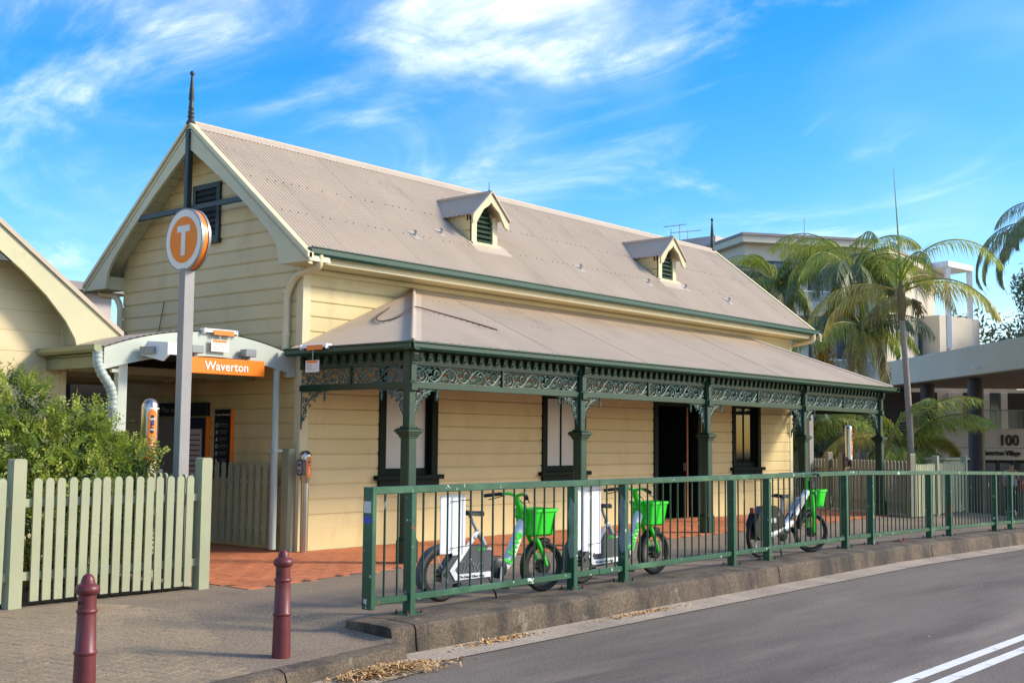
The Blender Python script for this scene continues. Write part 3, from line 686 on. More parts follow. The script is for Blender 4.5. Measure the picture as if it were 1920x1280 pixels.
# gutter of the verandah
VG = [(-.02, .02), (.0, -.05), (.03, -.085), (.10, -.09), (.10, -.03), (.085, -.03), (.085, .03), (.105, .035), (.105, .05), (.07, .05)]
VG = [(0, -.09), (.075, -.09), (.10, -.06), (.10, -.012), (.118, 0), (.118, .018), (.09, .018), (.09, -.05), (.07, -.075), (0, -.075)]
obj('gutter', MB().prism([(VE-.02+.03-d, VZ0+z+.0) for d, z in VG], 'x', XL-.13, XR+.13), 'gutter_green', vr)
obj('gutter', MB().prism([(XL-.02+.03-d, VZ0+z+.0) for d, z in VG], 'y', VE-.126, -.0), 'gutter_green', vr)
obj('gutter', MB().prism([(XR+.02-.03+d, VZ0+z+.0) for d, z in VG], 'y', VE-.126, -.0), 'gutter_green', vr)
# iron lace
def spiral(cx0, cy0, r0, turns, a0, sgn, n=22):
    return [(cx0+r0*(1-.78*i/n)*math.cos(a0+sgn*turns*2*math.pi*i/n), cy0+r0*(1-.78*i/n)*math.sin(a0+sgn*turns*2*math.pi*i/n)) for i in range(n+1)]
def lace_tube(mb, pts, r=.009): mb.tube([(p[0], 0, p[1]) for p in pts], r, 5)
def leaf(mb, cx0, cy0, s, a):
    vs = [(cx0, -.012, cy0)]; n = 10
    for i in range(n):
        t = a+2*math.pi*i/n; r = s*(1 if i % 2 == 0 else .42)*(1.15 if i == 0 else .9); vs.append((cx0+r*math.cos(t), .002, cy0+r*math.sin(t)))
    o = len(vs); mb.add(vs, [(0, 1+i, 1+(i+1) % n) for i in range(n)])
def lace_panel(Wd, Hh):
    mb = MB(); n = max(2, round(Wd/.30)); w = Wd/n
    pts = [(Wd*i/90, Hh/2+(Hh*.40)*math.sin(2*math.pi*(i/90)*n/2+.6)) for i in range(91)]; lace_tube(mb, pts, .011)
    for k in range(n):
        cx0 = (k+.5)*w; up = 1 if k % 2 == 0 else -1; cyy = Hh/2-up*Hh*.06
        lace_tube(mb, spiral(cx0, cyy, min(.098, Hh*.46), 1.45, -up*math.pi/2+k*.3, up), .010)
        lace_tube(mb, spiral(cx0-w*.36, Hh/2+up*Hh*.26, .042, 1.2, 0, -up, 14), .008)
        lace_tube(mb, spiral(cx0+w*.36, Hh/2-up*Hh*.26, .042, 1.2, math.pi, up, 14), .008)
        for j in range(5): leaf(mb, cx0+.026*math.cos(j*1.256), cyy+.026*math.sin(j*1.256), .034, j*1.256)
        leaf(mb, cx0-w*.42, Hh/2-up*Hh*.22, .062, .6+k); leaf(mb, cx0+w*.42, Hh/2+up*Hh*.24, .062, 2.2+k); leaf(mb, cx0+w*.16, Hh/2+up*Hh*.38, .055, 1+k); leaf(mb, cx0-w*.14, Hh/2-up*Hh*.40, .055, 4+k)
    mb.box(0, Wd, -.006, .006, 0, .012); mb.box(0, Wd, -.006, .006, Hh-.012, Hh)
    return mb
def bracket_mesh(w=.42, h=.40, tail=.0):
    mb = MB(); arc = [(w*(1-math.cos(t)) if False else w*math.sin(t), -h*math.cos(t)) for t in [math.pi/2*i/14 for i in range(15)]]
    arc = [(.012+(w-.012)*(1-math.cos(math.pi/2*i/14)), -(h)*(1-math.sin(math.pi/2*i/14))) for i in range(15)]
    mb.tube([(p[0], 0, p[1]-.01) for p in arc], .010, 6)
    mb.box(0, w, -.008, .008, -.014, 0); mb.box(0, .014, -.008, .008, -h-tail, 0)
    for (a, b, r, s_) in ((.10, -.10, .075, 1), (.075, -.215, .05, -1), (.215, -.065, .048, -1), (.05, -.295, .03, 1), (.295, -.045, .03, 1)):
        lace_tube(mb, spiral(a*w/.42, b*h/.40, r, 1.4, 2.3, s_, 18), .009)
    for (a, b, s_) in ((.10, -.10, .035), (.17, -.15, .03), (.05, -.17, .03), (.16, -.03, .03), (.26, -.10, .024), (.09, -.27, .024)): leaf(mb, a*w/.42, b*h/.40, s_*1.4, a*20)
    mb.tube([(w+.03, 0, 0), (w+.03, 0, -.05), (w+.03, 0, -.09), (w+.03, 0, -.16)], [.03, .012, .018, .003], 6); leaf(mb, w+.03, -.11, .045, .3); mb.box(w-.02, w+.10, -.008, .008, -.012, 0)
    return mb
BR = mesh_of(bracket_mesh(), 'bracket'); BR.materials.append(M['lace_green'])
BRT = mesh_of(bracket_mesh(.46, .52), 'bracket'); BRT.materials.append(M['lace_green'])
PX = [-.04, 3.59, 7.24, 10.89, 14.54]; PY = -2.2
DEN = mesh_of(MB().prism([(0, 0), (-.05, 0), (-.05, -.04), (-.042, -.05), (-.042, -.07), (-.028, -.085), (-.022, -.11), (0, -.11)], 'x', -.032, .032), 'dentil'); DEN.materials.append(M['post_green'])
LP_ = {}
def frieze(p0, p1, rz, nd, name='frieze'):
    L_ = (Vector(p1)-Vector(p0)).length
    F = obj(name, MB().cbox(0, L_, -.035, .035, 2.225, 2.305, .006).cbox(0, L_, -.035, .035, 2.53, 2.562, .004).box(0, L_, -.022, .022, 2.562, 2.74), 'post_green', H, p0, (0, 0, rz))
    hw = L_/2-.02; key = round(hw, 2)
    if key not in LP_: LP_[key] = mesh_of(lace_panel(hw-.02, .225), 'lace_panel'); LP_[key].materials.append(M['lace_green'])
    for k in range(2): link('lace_panel', LP_[key], None, F, (.01+k*(hw+.03), 0, 2.305))
    obj('mullion', MB().box(L_/2-.018, L_/2+.018, -.03, .03, 2.305, 2.53), 'post_green', F)
    for k in range(nd): link('dentil', DEN, None, F, (L_*(k+.5)/nd, -.022, 2.695))
    return F
for a, b in zip(PX[:-1], PX[1:]): frieze((a+.065, PY, 0), (b-.065, PY, 0), 0, 21)
frieze((PX[0], -.0-.05, 0), (PX[0], PY+.065, 0), -math.pi/2, 12)
frieze((PX[4], PY+.065, 0), (PX[4], -.05, 0), math.pi/2, 12)
PM = MB()
PM.cbox(-.105, .105, -.105, .105, 0, .30, .012).prism([(-.105, .30), (.105, .30), (.08, .335), (-.08, .335)], 'y', -.08, .08)
PM.cbox(-.078, .078, -.078, .078, .30, 1.60, .014)
for (hw, z0, z1) in ((.088, 1.585, 1.61), (.10, 1.61, 1.635), (.118, 1.635, 1.66), (.135, 1.66, 1.70), (.115, 1.70, 1.715), (.085, 1.715, 1.74)): PM.cbox(-hw, hw, -hw, hw, z0, z1, .006)
PM.cbox(-.06, .06, -.06, .06, 1.73, 2.74, .010)
PMS = mesh_of(PM, 'post'); PMS.materials.append(M['post_green'])
CB = mesh_of(MB().prism([(-.06, 2.30), (-.085, 2.30), (-.10, 2.285), (-.10, 2.20), (-.06, 2.18)], 'x', -.05, .05).prism([(-.06, 2.32), (-.082, 2.32), (-.082, 2.55), (-.06, 2.55)], 'x', -.045, .045).prism([(-.06, 2.56), (-.12, 2.58), (-.13, 2.66), (-.11, 2.70), (-.06, 2.74)], 'x', -.045, .045).prism([(-.06, 2.548), (-.11, 2.548), (-.11, 2.566), (-.06, 2.566)], 'x', -.055, .055), 'corbel'); CB.materials.append(M['post_green'])
for i, xx in enumerate(PX):
    p = link('post', PMS, None, H, (xx, PY, 0)); link('corbel', CB, None, p)
    if i < 4: link('bracket', BR, None, H, (xx+.06, PY, 2.225))
    if i > 0: link('bracket', BR, None, H, (xx-.06, PY, 2.225), (0, 0, math.pi))
    if i in (0, 4): link('bracket', BR, None, H, (xx, PY+.06, 2.225), (0, 0, math.pi/2))
link('bracket', BRT, None, H, (PX[0], -.06, 2.225), (0, 0, -math.pi/2)); link('bracket', BRT, None, H, (PX[4], -.06, 2.225), (0, 0, -math.pi/2))
for xx in PX[1:4]: obj('roof_beam', MB().box(xx-.03, xx+.03, PY, -.03, 2.62, 2.74), 'post_green', H)
# ---------------------------------------------------------------- annex (gable end facing the street)
A = thing('station_annex', 'small cream station annex with curved barge board beside the entrance canopy', 'building')
AX, AY = -2.74, 1.5
def az(x): return 3.05+.73*(-2.30-x)
aw = obj('wall', MB().prism([(-9, 0), (AX, 0), (AX, az(AX)-.06), (-5.9, az(-5.9)-.06), (-9, az(-5.9)-.06-.73*3.1)], 'y', AY, AY+.12), 'annex_wall', A)
z = Z0
AP = [(0, 0), (.012, 0), (.012, .25), (.005, .256), (.005, .262), (0, .262)]
while z < 5.0:
    xr = AX if z < az(AX)-.1 else -2.30-(z+.1-3.05)/.73
    if xr < -5: break
    obj('board', MB().prism([(AY-d, z+h) for d, h in AP], 'x', -8.9, xr-.06), 'annex_wall', aw); z += .262
obj('base_board', MB().cbox(-8.9, AX-.06, AY-.02, AY, 0, Z0, .004), 'annex_wall', aw)
obj('corner_board', MB().cbox(AX-.06, AX+.02, AY-.03, AY+.09, 0, 3.3, .004), 'annex_wall', aw)
obj('wall', MB().box(AX-.12, AX, AY+.12, 8.0, 0, 3.3), 'annex_wall', A)
ar = obj('roof', MB().prism([(-2.22, az(-2.22)), (-5.9, az(-5.9)), (-9.2, az(-5.9)-2.4), (-9.2, az(-5.9)-2.46), (-5.9, az(-5.9)-.07), (-2.22, az(-2.22)-.07)], 'y', AY-.38, 8.2), 'barge_paint', A)
n = 11
for k in range(n):
    y0 = AY-.40+k*.78; L_ = 3.68/math.cos(math.atan(.73))+.05
    mb = corr_mesh(0, .79, lambda u: L_, n_per=6)
    obj('roof_sheet', mb, 'roof_sheet', ar, (-2.19, y0, az(-2.19)+.02), (math.atan(.73), 0, math.pi/2), smooth=60)
inn = [(-5.9, az(-5.9)-.36), (-3.55, az(-3.55)-.36), (-3.25, az(-3.25)-.40), (-2.98, az(-2.98)-.50), (-2.84, az(-2.84)-.62), (-2.79, az(-2.79)-.75), (-2.78, 2.70)]
obj('barge_board', MB().prism([(-2.24, 2.70), (-2.20, 2.86), (-2.20, az(-2.20)-.02), (-5.9, az(-5.9)-.02)]+inn, 'y', AY-.42, AY-.375), 'barge_paint', ar)
obj('barge_cap', MB().prism([(-2.16, az(-2.16)-.06), (-2.16, az(-2.16)+.01), (-5.9, az(-5.9)+.035), (-5.9, az(-5.9)-.03)], 'y', AY-.45, AY-.30), 'roof_trim', ar)
obj('eave_return', MB().prism([(-2.24, 2.72), (-2.78, 2.72), (-2.78, 3.2), (-2.24, 2.95)], 'y', AY-.374, AY), 'barge_paint', ar)
obj('collar_beam', MB().cbox(-8.2, -3.5, AY-.405, AY-.365, 3.72, 3.81, .006), 'slate_paint', A)
obj('gutter', MB().prism([(-2.20, 2.84), (-2.08, 2.84), (-2.06, 2.88), (-2.06, 2.96), (-2.20, 2.96)], 'y', AY-.38, 8.0), 'interior_dark', ar)
# ---------------------------------------------------------------- entrance canopy
K = thing('entrance_canopy', 'pale grey steel canopy with arched front between annex and station house', 'canopy')
X0, X1, YA = -3.02, -.045, .10
def archz(x, base, rise):
    t = (x-X0)/(X1-X0); return base+rise*(1-(2*t-1)**2)+.05*t
top = [(x, archz(x, 2.655, .27)) for x in frange(X0, X1, 24)]; bot = [(x, archz(x, 2.40, .22)) for x in frange(X0, X1, 24)]
mb = MB(); n = len(top)
for y in (YA-.03, YA+.03): mb.v += [(x, y, z) for x, z in top]+[(x, y, z) for x, z in bot]
for i in range(n-1):
    mb.f += [(i, i+1, n+i+1, n+i), (2*n+i+1, 2*n+i, 3*n+i, 3*n+i+1), (2*n+i, 2*n+i+1, i+1, i), (n+i, n+i+1, 3*n+i+1, 3*n+i)]
mb.f += [(0, n, 3*n, 2*n), (n-1, 3*n-1, 4*n-1, 2*n-1)]
obj('arch_fascia', mb, 'canopy_steel', K)
mb = MB()
for i, (x, z) in enumerate(bot): mb.v += [(x, YA-.05, z+.012), (x, YA-.05, z-.012), (x, YA-.028, z-.012), (x, YA-.028, z+.012)]
for i in range(n-1):
    for j in range(4): mb.f.append((i*4+j, i*4+(j+1) % 4, i*4+4+(j+1) % 4, i*4+4+j))
obj('arch_trim', mb, 'canopy_steel', K)
mb = MB(); m_ = 96
for i in range(m_+1):
    x = X0-.03+(X1-X0+.03)*i/m_; z = archz(max(x, X0), 2.66, .27)+.006*math.cos(2*math.pi*i/3.)
    mb.v += [(x, YA-.04, z+.01), (x, 4.6, z+.01)]
mb.f = [(2*i, 2*i+2, 2*i+3, 2*i+1) for i in range(m_)]
obj('canopy_sheet', mb, 'roof_sheet', K, smooth=60)
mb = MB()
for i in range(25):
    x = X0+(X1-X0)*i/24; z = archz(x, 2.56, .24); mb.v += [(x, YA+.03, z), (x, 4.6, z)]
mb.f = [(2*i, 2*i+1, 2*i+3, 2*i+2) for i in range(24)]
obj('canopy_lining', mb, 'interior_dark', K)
for ys in (1.0, 2.2, 3.4, 4.5): obj('rafter', MB().box(X0+.1, X1, ys, ys+.06, 2.40, 2.50), 'canopy_olive', K)
g = obj('gutter', MB().prism([(X0-.02, 2.60), (X0-.10, 2.60), (X0-.13, 2.63), (X0-.13, 2.69), (X0-.02, 2.69)], 'y', YA-.02, 1.48), 'canopy_olive', K)
obj('edge_beam', MB().cbox(X0+.02, X0+.10, YA+.03, 1.49, 2.42, 2.60, .005), 'canopy_olive', K)
obj('post', MB().cbox(-2.80, -2.67, YA-.0, YA+.10, 0, 2.52, .006), 'canopy_steel', K)
obj('post_bracket', MB().box(-2.90, -2.80, YA-.02, YA+.03, 2.36, 2.40), 'canopy_steel', K)
P = [(X0-.07, YA+.0, 2.60), (X0-.07, YA-.01, 2.46), (X0-.02, YA-.02, 2.34), (-2.92, YA-.03, 2.18), (-2.88, YA-.03, 2.05), (-2.88, YA-.03, 1.9)]
pp = []
for a, b in zip(P[:-1], P[1:]):
    for t in (0, .1, .2, .3, .4, .5, .6, .7, .8, .9): pp.append(Vector(a).lerp(Vector(b), t))
rr = [.058+(.006 if i % 4 < 2 else 0) for i in range(len(pp))]
d = obj('downpipe', MB().tube([*pp, (-2.88, YA-.03, 1.9), (-2.88, YA-.03, .02)], rr+[.056, .056], 12), 'pipe_grey', K, smooth=60)
for zc in (1.72, .8): obj('clip', MB().box(-2.95, -2.79, YA-.095, YA-.0, zc, zc+.05), 'pipe_grey', d)
d = obj('downpipe', MB().tube([(-.36, YA, 2.52), (-.36, YA, .05)], .05, 12), 'pipe_grey', K, smooth=60)
for zc in (1.38,): obj('clip', MB().box(-.42, -.27, YA-.06, YA+.06, zc, zc+.035), 'pipe_grey', d)
obj('foot_plate', MB().cbox(-.2, -.06, YA-.04, YA+.05, 2.42, 2.56, .004), 'canopy_steel', K)
# floodlight on the arch
F = thing('floodlight', 'white box floodlight fixed to the canopy arch', 'floodlight', (-2.30, -.14, 2.64), .25)
obj('housing', MB().prism([(-.21, .10), (.12, .12), (.22, -.0), (.22, -.05), (-.12, -.13), (-.21, -.05)], 'x', -.19, .19), 'white_paint', F)
obj('lens', MB().prism([(-.215, -.055), (-.125, -.135), (-.135, -.13), (-.225, -.05)], 'x', -.15, .15), 'glass_dark', F)
obj('arm', MB().box(-.24, -.18, -.02, .2, -.04, .05), 'grey_metal', F)
# station name board hung from the arch
S = thing('station_name_sign', 'orange hanging name board reading Waverton below the canopy arch', 'sign', (-1.36, -.02, 2.505))
obj('panel', MB().cbox(-.68, .68, -.03, .03, -.105, .105, .004), 'orange', S)
link('lettering', TX['waverton'], 'sign_white', S, (.06, -.034, -.055), (math.pi/2, 0, 0))
for xx in (-.42, .42): obj('hanger', MB().cbox(xx-.09, xx+.09, -.07, .06, .15, .25, .006).box(xx-.02, xx+.02, -.02, .02, .10, .16), 'grey_metal', S)
# safety clamps with tags on canopy and verandah edge
def clamp(label, loc, rz, tagdrop):
    T = thing('edge_clamp', label, 'clamp', loc, rz, 'safety clamps with tags')
    mb = MB(); n = 8
    for i in range(n+1):
        a = math.pi*(i/n)*1.05; 
        for x in (-.26, .26): mb.v.append((x, -.05*math.cos(a), .055*math.sin(a)))
    mb.f = [(2*i, 2*i+1, 2*i+3, 2*i+2) for i in range(n)]
    for x in (-.26, .26): mb.box(x-.006, x+.006, -.055, .05, -.02, .05)
    obj('clamp_body', mb, 'white_paint', T)
    obj('orange_strip', MB().box(-.12, .2, -.062, -.05, -.03, .035), 'orange', T)
    t = obj('tag_card', MB().box(-.15, .13, -.048, -.043, tagdrop-.16, tagdrop), 'sign_white', T)
    obj('tag_header', MB().box(-.13, .09, -.052, -.0485, tagdrop-.035, tagdrop-.005), 'orange', t)
    for k in range(4): obj('print_line', MB().box(-.12, -.12+random.uniform(.1, .2), -.0505, -.0485, tagdrop-.06-k*.022, tagdrop-.055-k*.022), 'print_grey', t)
    obj('strap', MB().box(-.02, 0, -.043, -.038, tagdrop, .0), 'grey_metal', T)
clamp('white and orange edge clamp with card tag on the canopy arch', (-1.36, .06, 2.95), 0, -.09)
clamp('silver and orange edge clamp with card tag on the verandah gutter', (XL-.10, -.68, 2.79), -math.pi/2, -.17)
# notice boards on the gable wall under the canopy
N1 = thing('trip_planner_board', 'black-headed trip planner board on the gable wall under the canopy', 'notice board', (-.04, 2.75, 0))
obj('header', MB().cbox(-.06, .005, -.68, .78, 1.90, 2.10, .004), 'sign_black', N1)
link('lettering', TX['plan'], 'print_grey', N1, (-.064, .62, 1.955), (math.pi/2, 0, -math.pi/2))
obj('map_panel', MB().cbox(-.04, .005, .12, .74, .80, 1.87, .004), 'print_grey', N1)
tp = obj('timetable_panel', MB().cbox(-.045, .005, -.66, .10, .80, 1.87, .004), 'sign_navy', N1)
obj('timetable_sheet', MB().box(-.050, -.046, -.56, .06, .85, 1.70), 'paper', tp)
for k in range(10): obj('print_line', MB().box(-.053, -.0505, -.52, -.12, .90+k*.078, .918+k*.078), 'print_red', tp); obj('print_line', MB().box(-.053, -.0505, -.05, .03, .90+k*.078, .914+k*.078), 'print_red', tp)
obj('orange_edge', MB().box(-.06, .005, -.70, -.67, .80, 1.88), 'orange', N1)
N2 = thing('information_sign', 'narrow black passenger information sign with icons and orange edge', 'sign', (-.04, 1.69, 0))
obj('panel', MB().cbox(-.04, .005, -.20, .20, .95, 1.99, .004), 'sign_black', N2)
obj('orange_edge', MB().box(-.045, .005, -.225, -.202, .95, 1.99), 'orange', N2)
link('lettering', TX['info'], 'paper', N2, (-.043, 0, 1.90), (math.pi/2, 0, -math.pi/2))
for k in range(8):
    zc = 1.76-.105*k; mb = MB()
    if k % 3 == 0: mb.tube([(-.043, .13+.028*math.cos(a), zc+.028*math.sin(a)) for a in [2*math.pi*i/12 for i in range(12)]], .005, 4, closed=True)
    elif k % 3 == 1: mb.box(-.045, -.041, .10, .155, zc-.03, zc-.02).box(-.045, -.041, .10, .155, zc-.008, zc+.002).box(-.045, -.041, .10, .155, zc+.014, zc+.024)
    else: mb.prism([(.105, zc-.03), (.155, zc-.03), (.14, zc+.03), (.125, zc+.03)], 'x', -.045, -.041)
    obj('icon', mb, 'paper', N2)
    obj('print_line', MB().box(-.044, -.0405, -.12, .06, zc+.008, zc+.018).box(-.044, -.0405, -.14+.03*(k % 3), .06, zc-.02, zc-.014), 'print_grey', N2)
# platform awning with a saw-tooth valance beyond the entrance
V = thing('platform_awning', 'dark platform awning with saw-tooth valance beyond the entrance', 'awning')
obj('awning_roof', MB().box(-9, 6.4, 7.44, 11.6, 3.2, 3.3), 'interior_dark', V)
mb = MB().box(-9, 6.4, 7.40, 7.44, 2.30, 3.3); k = 0
x = -8.9
vb = obj('valance', mb, 'interior_dark', V)
tooth = mesh_of(MB().prism([(-.055, 0), (.055, 0), (0, -.13)], 'y', 7.405, 7.435), 'tooth'); tooth.materials.append(M['interior_dark'])
for k in range(40): link('tooth', tooth, None, vb, (-1.2+.13*k, 0, 2.30), (0, 0, 0), (1.18, 1, 1))
obj('louvre_wall', MB().box(-9, 12, 12.4, 12.5, 0, 3.4), 'far_wall', V)
for k in range(26): obj('slat', MB().box(-5, 10, 12.34, 12.4, .2+.11*k, .25+.11*k), 'paper', V)
for xx in (-3.2, -.6): obj('post', MB().cbox(xx-.06, xx+.06, 7.38, 7.5, 0, 2.76, .006), 'canopy_olive', V)
obj('passage_screen', MB().box(-2.62, .1, 6.4, 6.46, 0, 3.0), 'interior_dark', V)
# ---------------------------------------------------------------- T sign
T = thing('station_totem', 'round orange T sign on a tall grey square pole behind the picket fence', 'sign', (-3.32, -2.05, 0))
obj('pole', MB().cbox(-.065, .065, -.055, .055, 0, 3.40, .006), 'steel_grey', T)
obj('base_plate', MB().cbox(-.14, .14, -.14, .14, 0, .03, .004), 'steel_grey', T)
def disc(r, x0, x1, n=48):
    mb = MB(); vs = []
    for x in (x0, x1): vs += [(x, r*math.cos(2*math.pi*i/n), r*math.sin(2*math.pi*i/n)) for i in range(n)]
    return mb.add(vs, [tuple(range(n)), tuple(range(n, 2*n))[::-1]]+[(i, (i+1) % n, n+(i+1) % n, n+i)[::-1] for i in range(n)])
hub = obj('disc', disc(.335, -.042, .042), 'orange', T, (0, 0, 3.715), smooth=30)
for xa in (-.056, .030): obj('rim', disc(.345, xa, xa+.026), 'grey_metal', hub, smooth=30)
for s_ in (-1, 1):
    xa = s_*.0568
    obj('white_face', disc(.328, xa-.001, xa+.001), 'sign_white', hub); obj('orange_face', disc(.255, xa+s_*.0015-.001, xa+s_*.0015+.001), 'orange', hub)
    xt = xa+s_*.0045
    obj('letter_t', MB().box(xt-.002, xt+.002, -.115, .115, .085, .155).box(xt-.002, xt+.002, -.038, .038, -.175, .085), 'sign_white', hub)
# ---------------------------------------------------------------- card reader poles
def cyl_patch(r, a0, hw, z0, z1, rnd_=None, n=10):
    # rounded upright sticker lying on a cylinder about the z axis, centred at angle a0
    rd = hw if rnd_ is None else rnd_; mb = MB(); cols = 12
    for i in range(cols+1):
        u = -hw+2*hw*i/cols; t = abs(u)-(hw-rd); dz = rd-math.sqrt(max(0, rd*rd-max(0, t)**2)) if t > 0 else 0
        a = a0+u/r; mb.v += [(r*math.cos(a), r*math.sin(a), z0+dz), (r*math.cos(a), r*math.sin(a), z1-dz)]
    mb.f = [(2*i, 2*i+2, 2*i+3, 2*i+1) for i in range(cols)]
    return mb
def bend(me, r, a0, z):
    # wraps flat lettering round a pole
    me = me.copy()
    for v in me.vertices:
        a = a0+v.co.x/r; R2 = r+v.co.z; zz_ = v.co.y+z; v.co = (R2*math.cos(a), R2*math.sin(a), zz_)
    return me
def reader(label, loc, r, h, z0, zr, a_st, a_rd, flare):
    T = thing('card_reader_pole', label, 'card reader', loc, 0, 'tap-on card reader poles')
    rs = r*.68 if flare else r
    pr = [(rs*1.0, 0), (rs, h-.46), (rs, h-.45), (r, h-.33), (r, h-.085)] if flare else [(r, 0), (r, h-.11)]
    k = .085 if flare else .11
    pr += [(r*math.cos(t), h-k+k*math.sin(t)) for t in [math.pi/2*i/7 for i in range(1, 7)]]+[(.001, h)]
    obj('pole', MB().lathe(pr, 28), 'stainless', T, smooth=35)
    obj('white_band', MB().lathe([(r+.0015, h-k-.012), (r+.0015, h-k+.002)], 28), 'sign_white', T, smooth=30)
    hw = r*.55
    st = obj('orange_label', cyl_patch(r+.0015, a_st, hw, z0, z0+.30 if flare else z0+.62), 'orange', T, smooth=40)
    zt = z0+.30 if flare else z0+.62; s_ = .5 if flare else 1.0
    obj('logo_strip', cyl_patch(r+.003, a_st, hw*.38, zt-.27*s_, zt-.06*s_), 'sign_navy', st, smooth=40)
    for key, zz_, mm in (('opal', -.115, 'sign_white'), ('visa', -.235, 'sign_white'), ('tapon', -.33, 'sign_white'), ('tapoff', -.48, 'sign_white')):
        me = TX[key].copy()
        for v in me.vertices: v.co *= s_
        link('lettering', bend(me, r+.0042, a_st, zt+zz_*s_), mm, st)
    obj('blue_mark', cyl_patch(r+.0045, a_st, .016*s_, zt-.165*s_, zt-.135*s_, .004), 'blue_sticker', st)
    obj('red_mark', cyl_patch(r+.0045, a_st-.010*s_/r, .014*s_, zt-.205*s_, zt-.177*s_), 'print_red', st)
    obj('amber_mark', cyl_patch(r+.0055, a_st+.010*s_/r, .014*s_, zt-.205*s_, zt-.177*s_), 'orange', st)
    obj('white_pill', cyl_patch(r+.0045, a_st, .034*s_, zt-.435*s_, zt-.395*s_), 'sign_white', st)
    # reader head
    c, s2 = math.cos(a_rd), math.sin(a_rd)
    rh = obj('reader_head', MB().prism([(-.045, -.11), (.045, -.11), (.058, -.08), (.058, .08), (.045, .11), (-.045, .11), (-.058, .08), (-.058, -.08)], 'x', r*.7, r+.05), 'bike_grey', T, (0, 0, zr), (0, 0, a_rd))
    obj('reader_face', MB().prism([(.03*math.cos(t), (.055 if math.sin(t) > 0 else -.055)+.03*math.sin(t)) for t in [2*math.pi*i/16 for i in range(16)]], 'x', r+.05, r+.058), 'bike_lightgrey', rh)
    obj('screen', MB().box(r+.058, r+.060, -.02, .02, .015, .06), 'black_plastic', rh)
    obj('tap_spot', MB().prism([(.02*math.cos(t), -.045+.02*math.sin(t)) for t in [2*math.pi*i/14 for i in range(14)]], 'x', r+.058, r+.0605), 'leaf_old', rh)
    return T
reader('short stainless card reader pole standing at the house corner by the open gate', (-.02, -.16, 0), .082, 1.41, 1.03, 1.17, -math.pi/2, math.pi+.25, True)
reader('tall stainless card reader pole with orange label behind the bush', (-3.16, -1.18, 0), .098, 2.01, 1.26, 1.10, -math.pi/2-.28, -.3, False)
reader('tall stainless card reader pole by the picket gate at the far end', (15.63, -.98, 0), .085, 2.0, 1.28, 1.14, -math.pi/2+.1, math.pi, False)
# ---------------------------------------------------------------- picket fences
def picket_mesh(w, h, t=.022, m='picket_paint'):
    pr = [(-w/2, .05), (w/2, .05), (w/2, h-w*.5)]+[(w/2*math.cos(a), h-w*.5+w*.5*math.sin(a)) for a in [math.pi*i/8 for i in range(1, 8)]]+[(-w/2, h-w*.5)]
    me = mesh_of(MB().prism(pr, 'y', -t/2, t/2), 'picket'); me.materials.append(M[m]); return me
def post_mesh(w, h, m='picket_paint'):
    r = w*.22; pr = [(-w/2, 0), (w/2, 0), (w/2, h-r)]+[(w/2-r+r*math.cos(a), h-r+r*math.sin(a)) for a in [math.pi/2*i/5 for i in range(1, 6)]]+[(-w/2+r-r*math.sin(a), h-r+r*math.cos(a)) for a in [math.pi/2*i/5 for i in range(0, 5)]]+[(-w/2, h-r)]
    me = mesh_of(MB().prism(pr, 'y', -w/2, w/2), 'post'); me.materials.append(M[m]); return me
PK = picket_mesh(.082, 1.18); PO = post_mesh(.125, 1.36)
def fence(label, p0, p1, posts, pk, po, sp, group='pale green picket fences', m='picket_paint', front=-1, zlow=.28, zhigh=.95, zs=None):
    a = Vector(p0); b = Vector(p1); L_ = (b-a).length; ang = math.atan2(b.y-a.y, b.x-a.x)
    T = thing('picket_fence', label, 'fence', a, ang, group)
    obj('rail', MB().cbox(0, L_, -.02-front*0, .025, zlow-.04, zlow+.04, .004), m, T, (0, -front*.012, 0)); obj('rail', MB().cbox(0, L_, -.02, .025, zhigh-.04, zhigh+.04, .004), m, T, (0, -front*.012, 0))
    for q in posts: link('post', po, None, T, (q, 0, 0))
    n = int(L_/sp)
    for i in range(n+1):
        u = sp*(i+.5)
        if u > L_ or any(abs(u-q) < .10 for q in posts): continue
        link('picket', pk, None, T, (u, front*.028, random.uniform(-.006, .006)), (0, random.uniform(-.008, .008), 0))
    return T
fence('pale green picket fence with rounded tops along the footpath before the bush', (-9.5, -2.48, 0), (-3.33, -2.48, 0), (.05, 2.08, 4.13, 6.17), PK, PO, .1185)
fence('short picket fence run from corner post back towards the canopy', (-3.33, -2.36, 0), (-3.33, -.1, 0), (2.2,), PK, PO, .1185, front=1)
# open gate folded against the gable wall
G = thing('picket_gate', 'narrow picket gate folded open against the gable wall', 'gate', (-.15, .32, 0), math.pi/2+.02)
GPK = picket_mesh(.085, 1.20)
for z_ in (.30, .95): obj('rail', MB().cbox(0, 1.42, -.045, -.015, z_-.04, z_+.04, .004), 'picket_paint', G)
for i in range(9): link('picket', GPK, None, G, (.06+i*.16, 0, .02))
gp_ = thing('gate_post', 'thick pale green gate post at the house corner', 'post', (-.10, .09, 0)); link('shaft', post_mesh(.15, 1.43), None, gp_)
obj('hinge', MB().box(-.02, .02, .075, .11, .30, .34).box(-.02, .02, .075, .11, .98, 1.02), 'grey_metal', gp_)
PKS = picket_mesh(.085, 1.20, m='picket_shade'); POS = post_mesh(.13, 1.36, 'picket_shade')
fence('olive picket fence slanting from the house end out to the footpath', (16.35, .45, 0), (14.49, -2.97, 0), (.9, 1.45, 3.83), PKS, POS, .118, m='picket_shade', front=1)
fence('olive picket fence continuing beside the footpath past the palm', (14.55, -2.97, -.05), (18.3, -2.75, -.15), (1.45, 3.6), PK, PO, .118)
BX = thing('service_box', 'pale painted service cabinet behind the far picket fence', 'cabinet', (18.6, -2.2, -.12), .04)
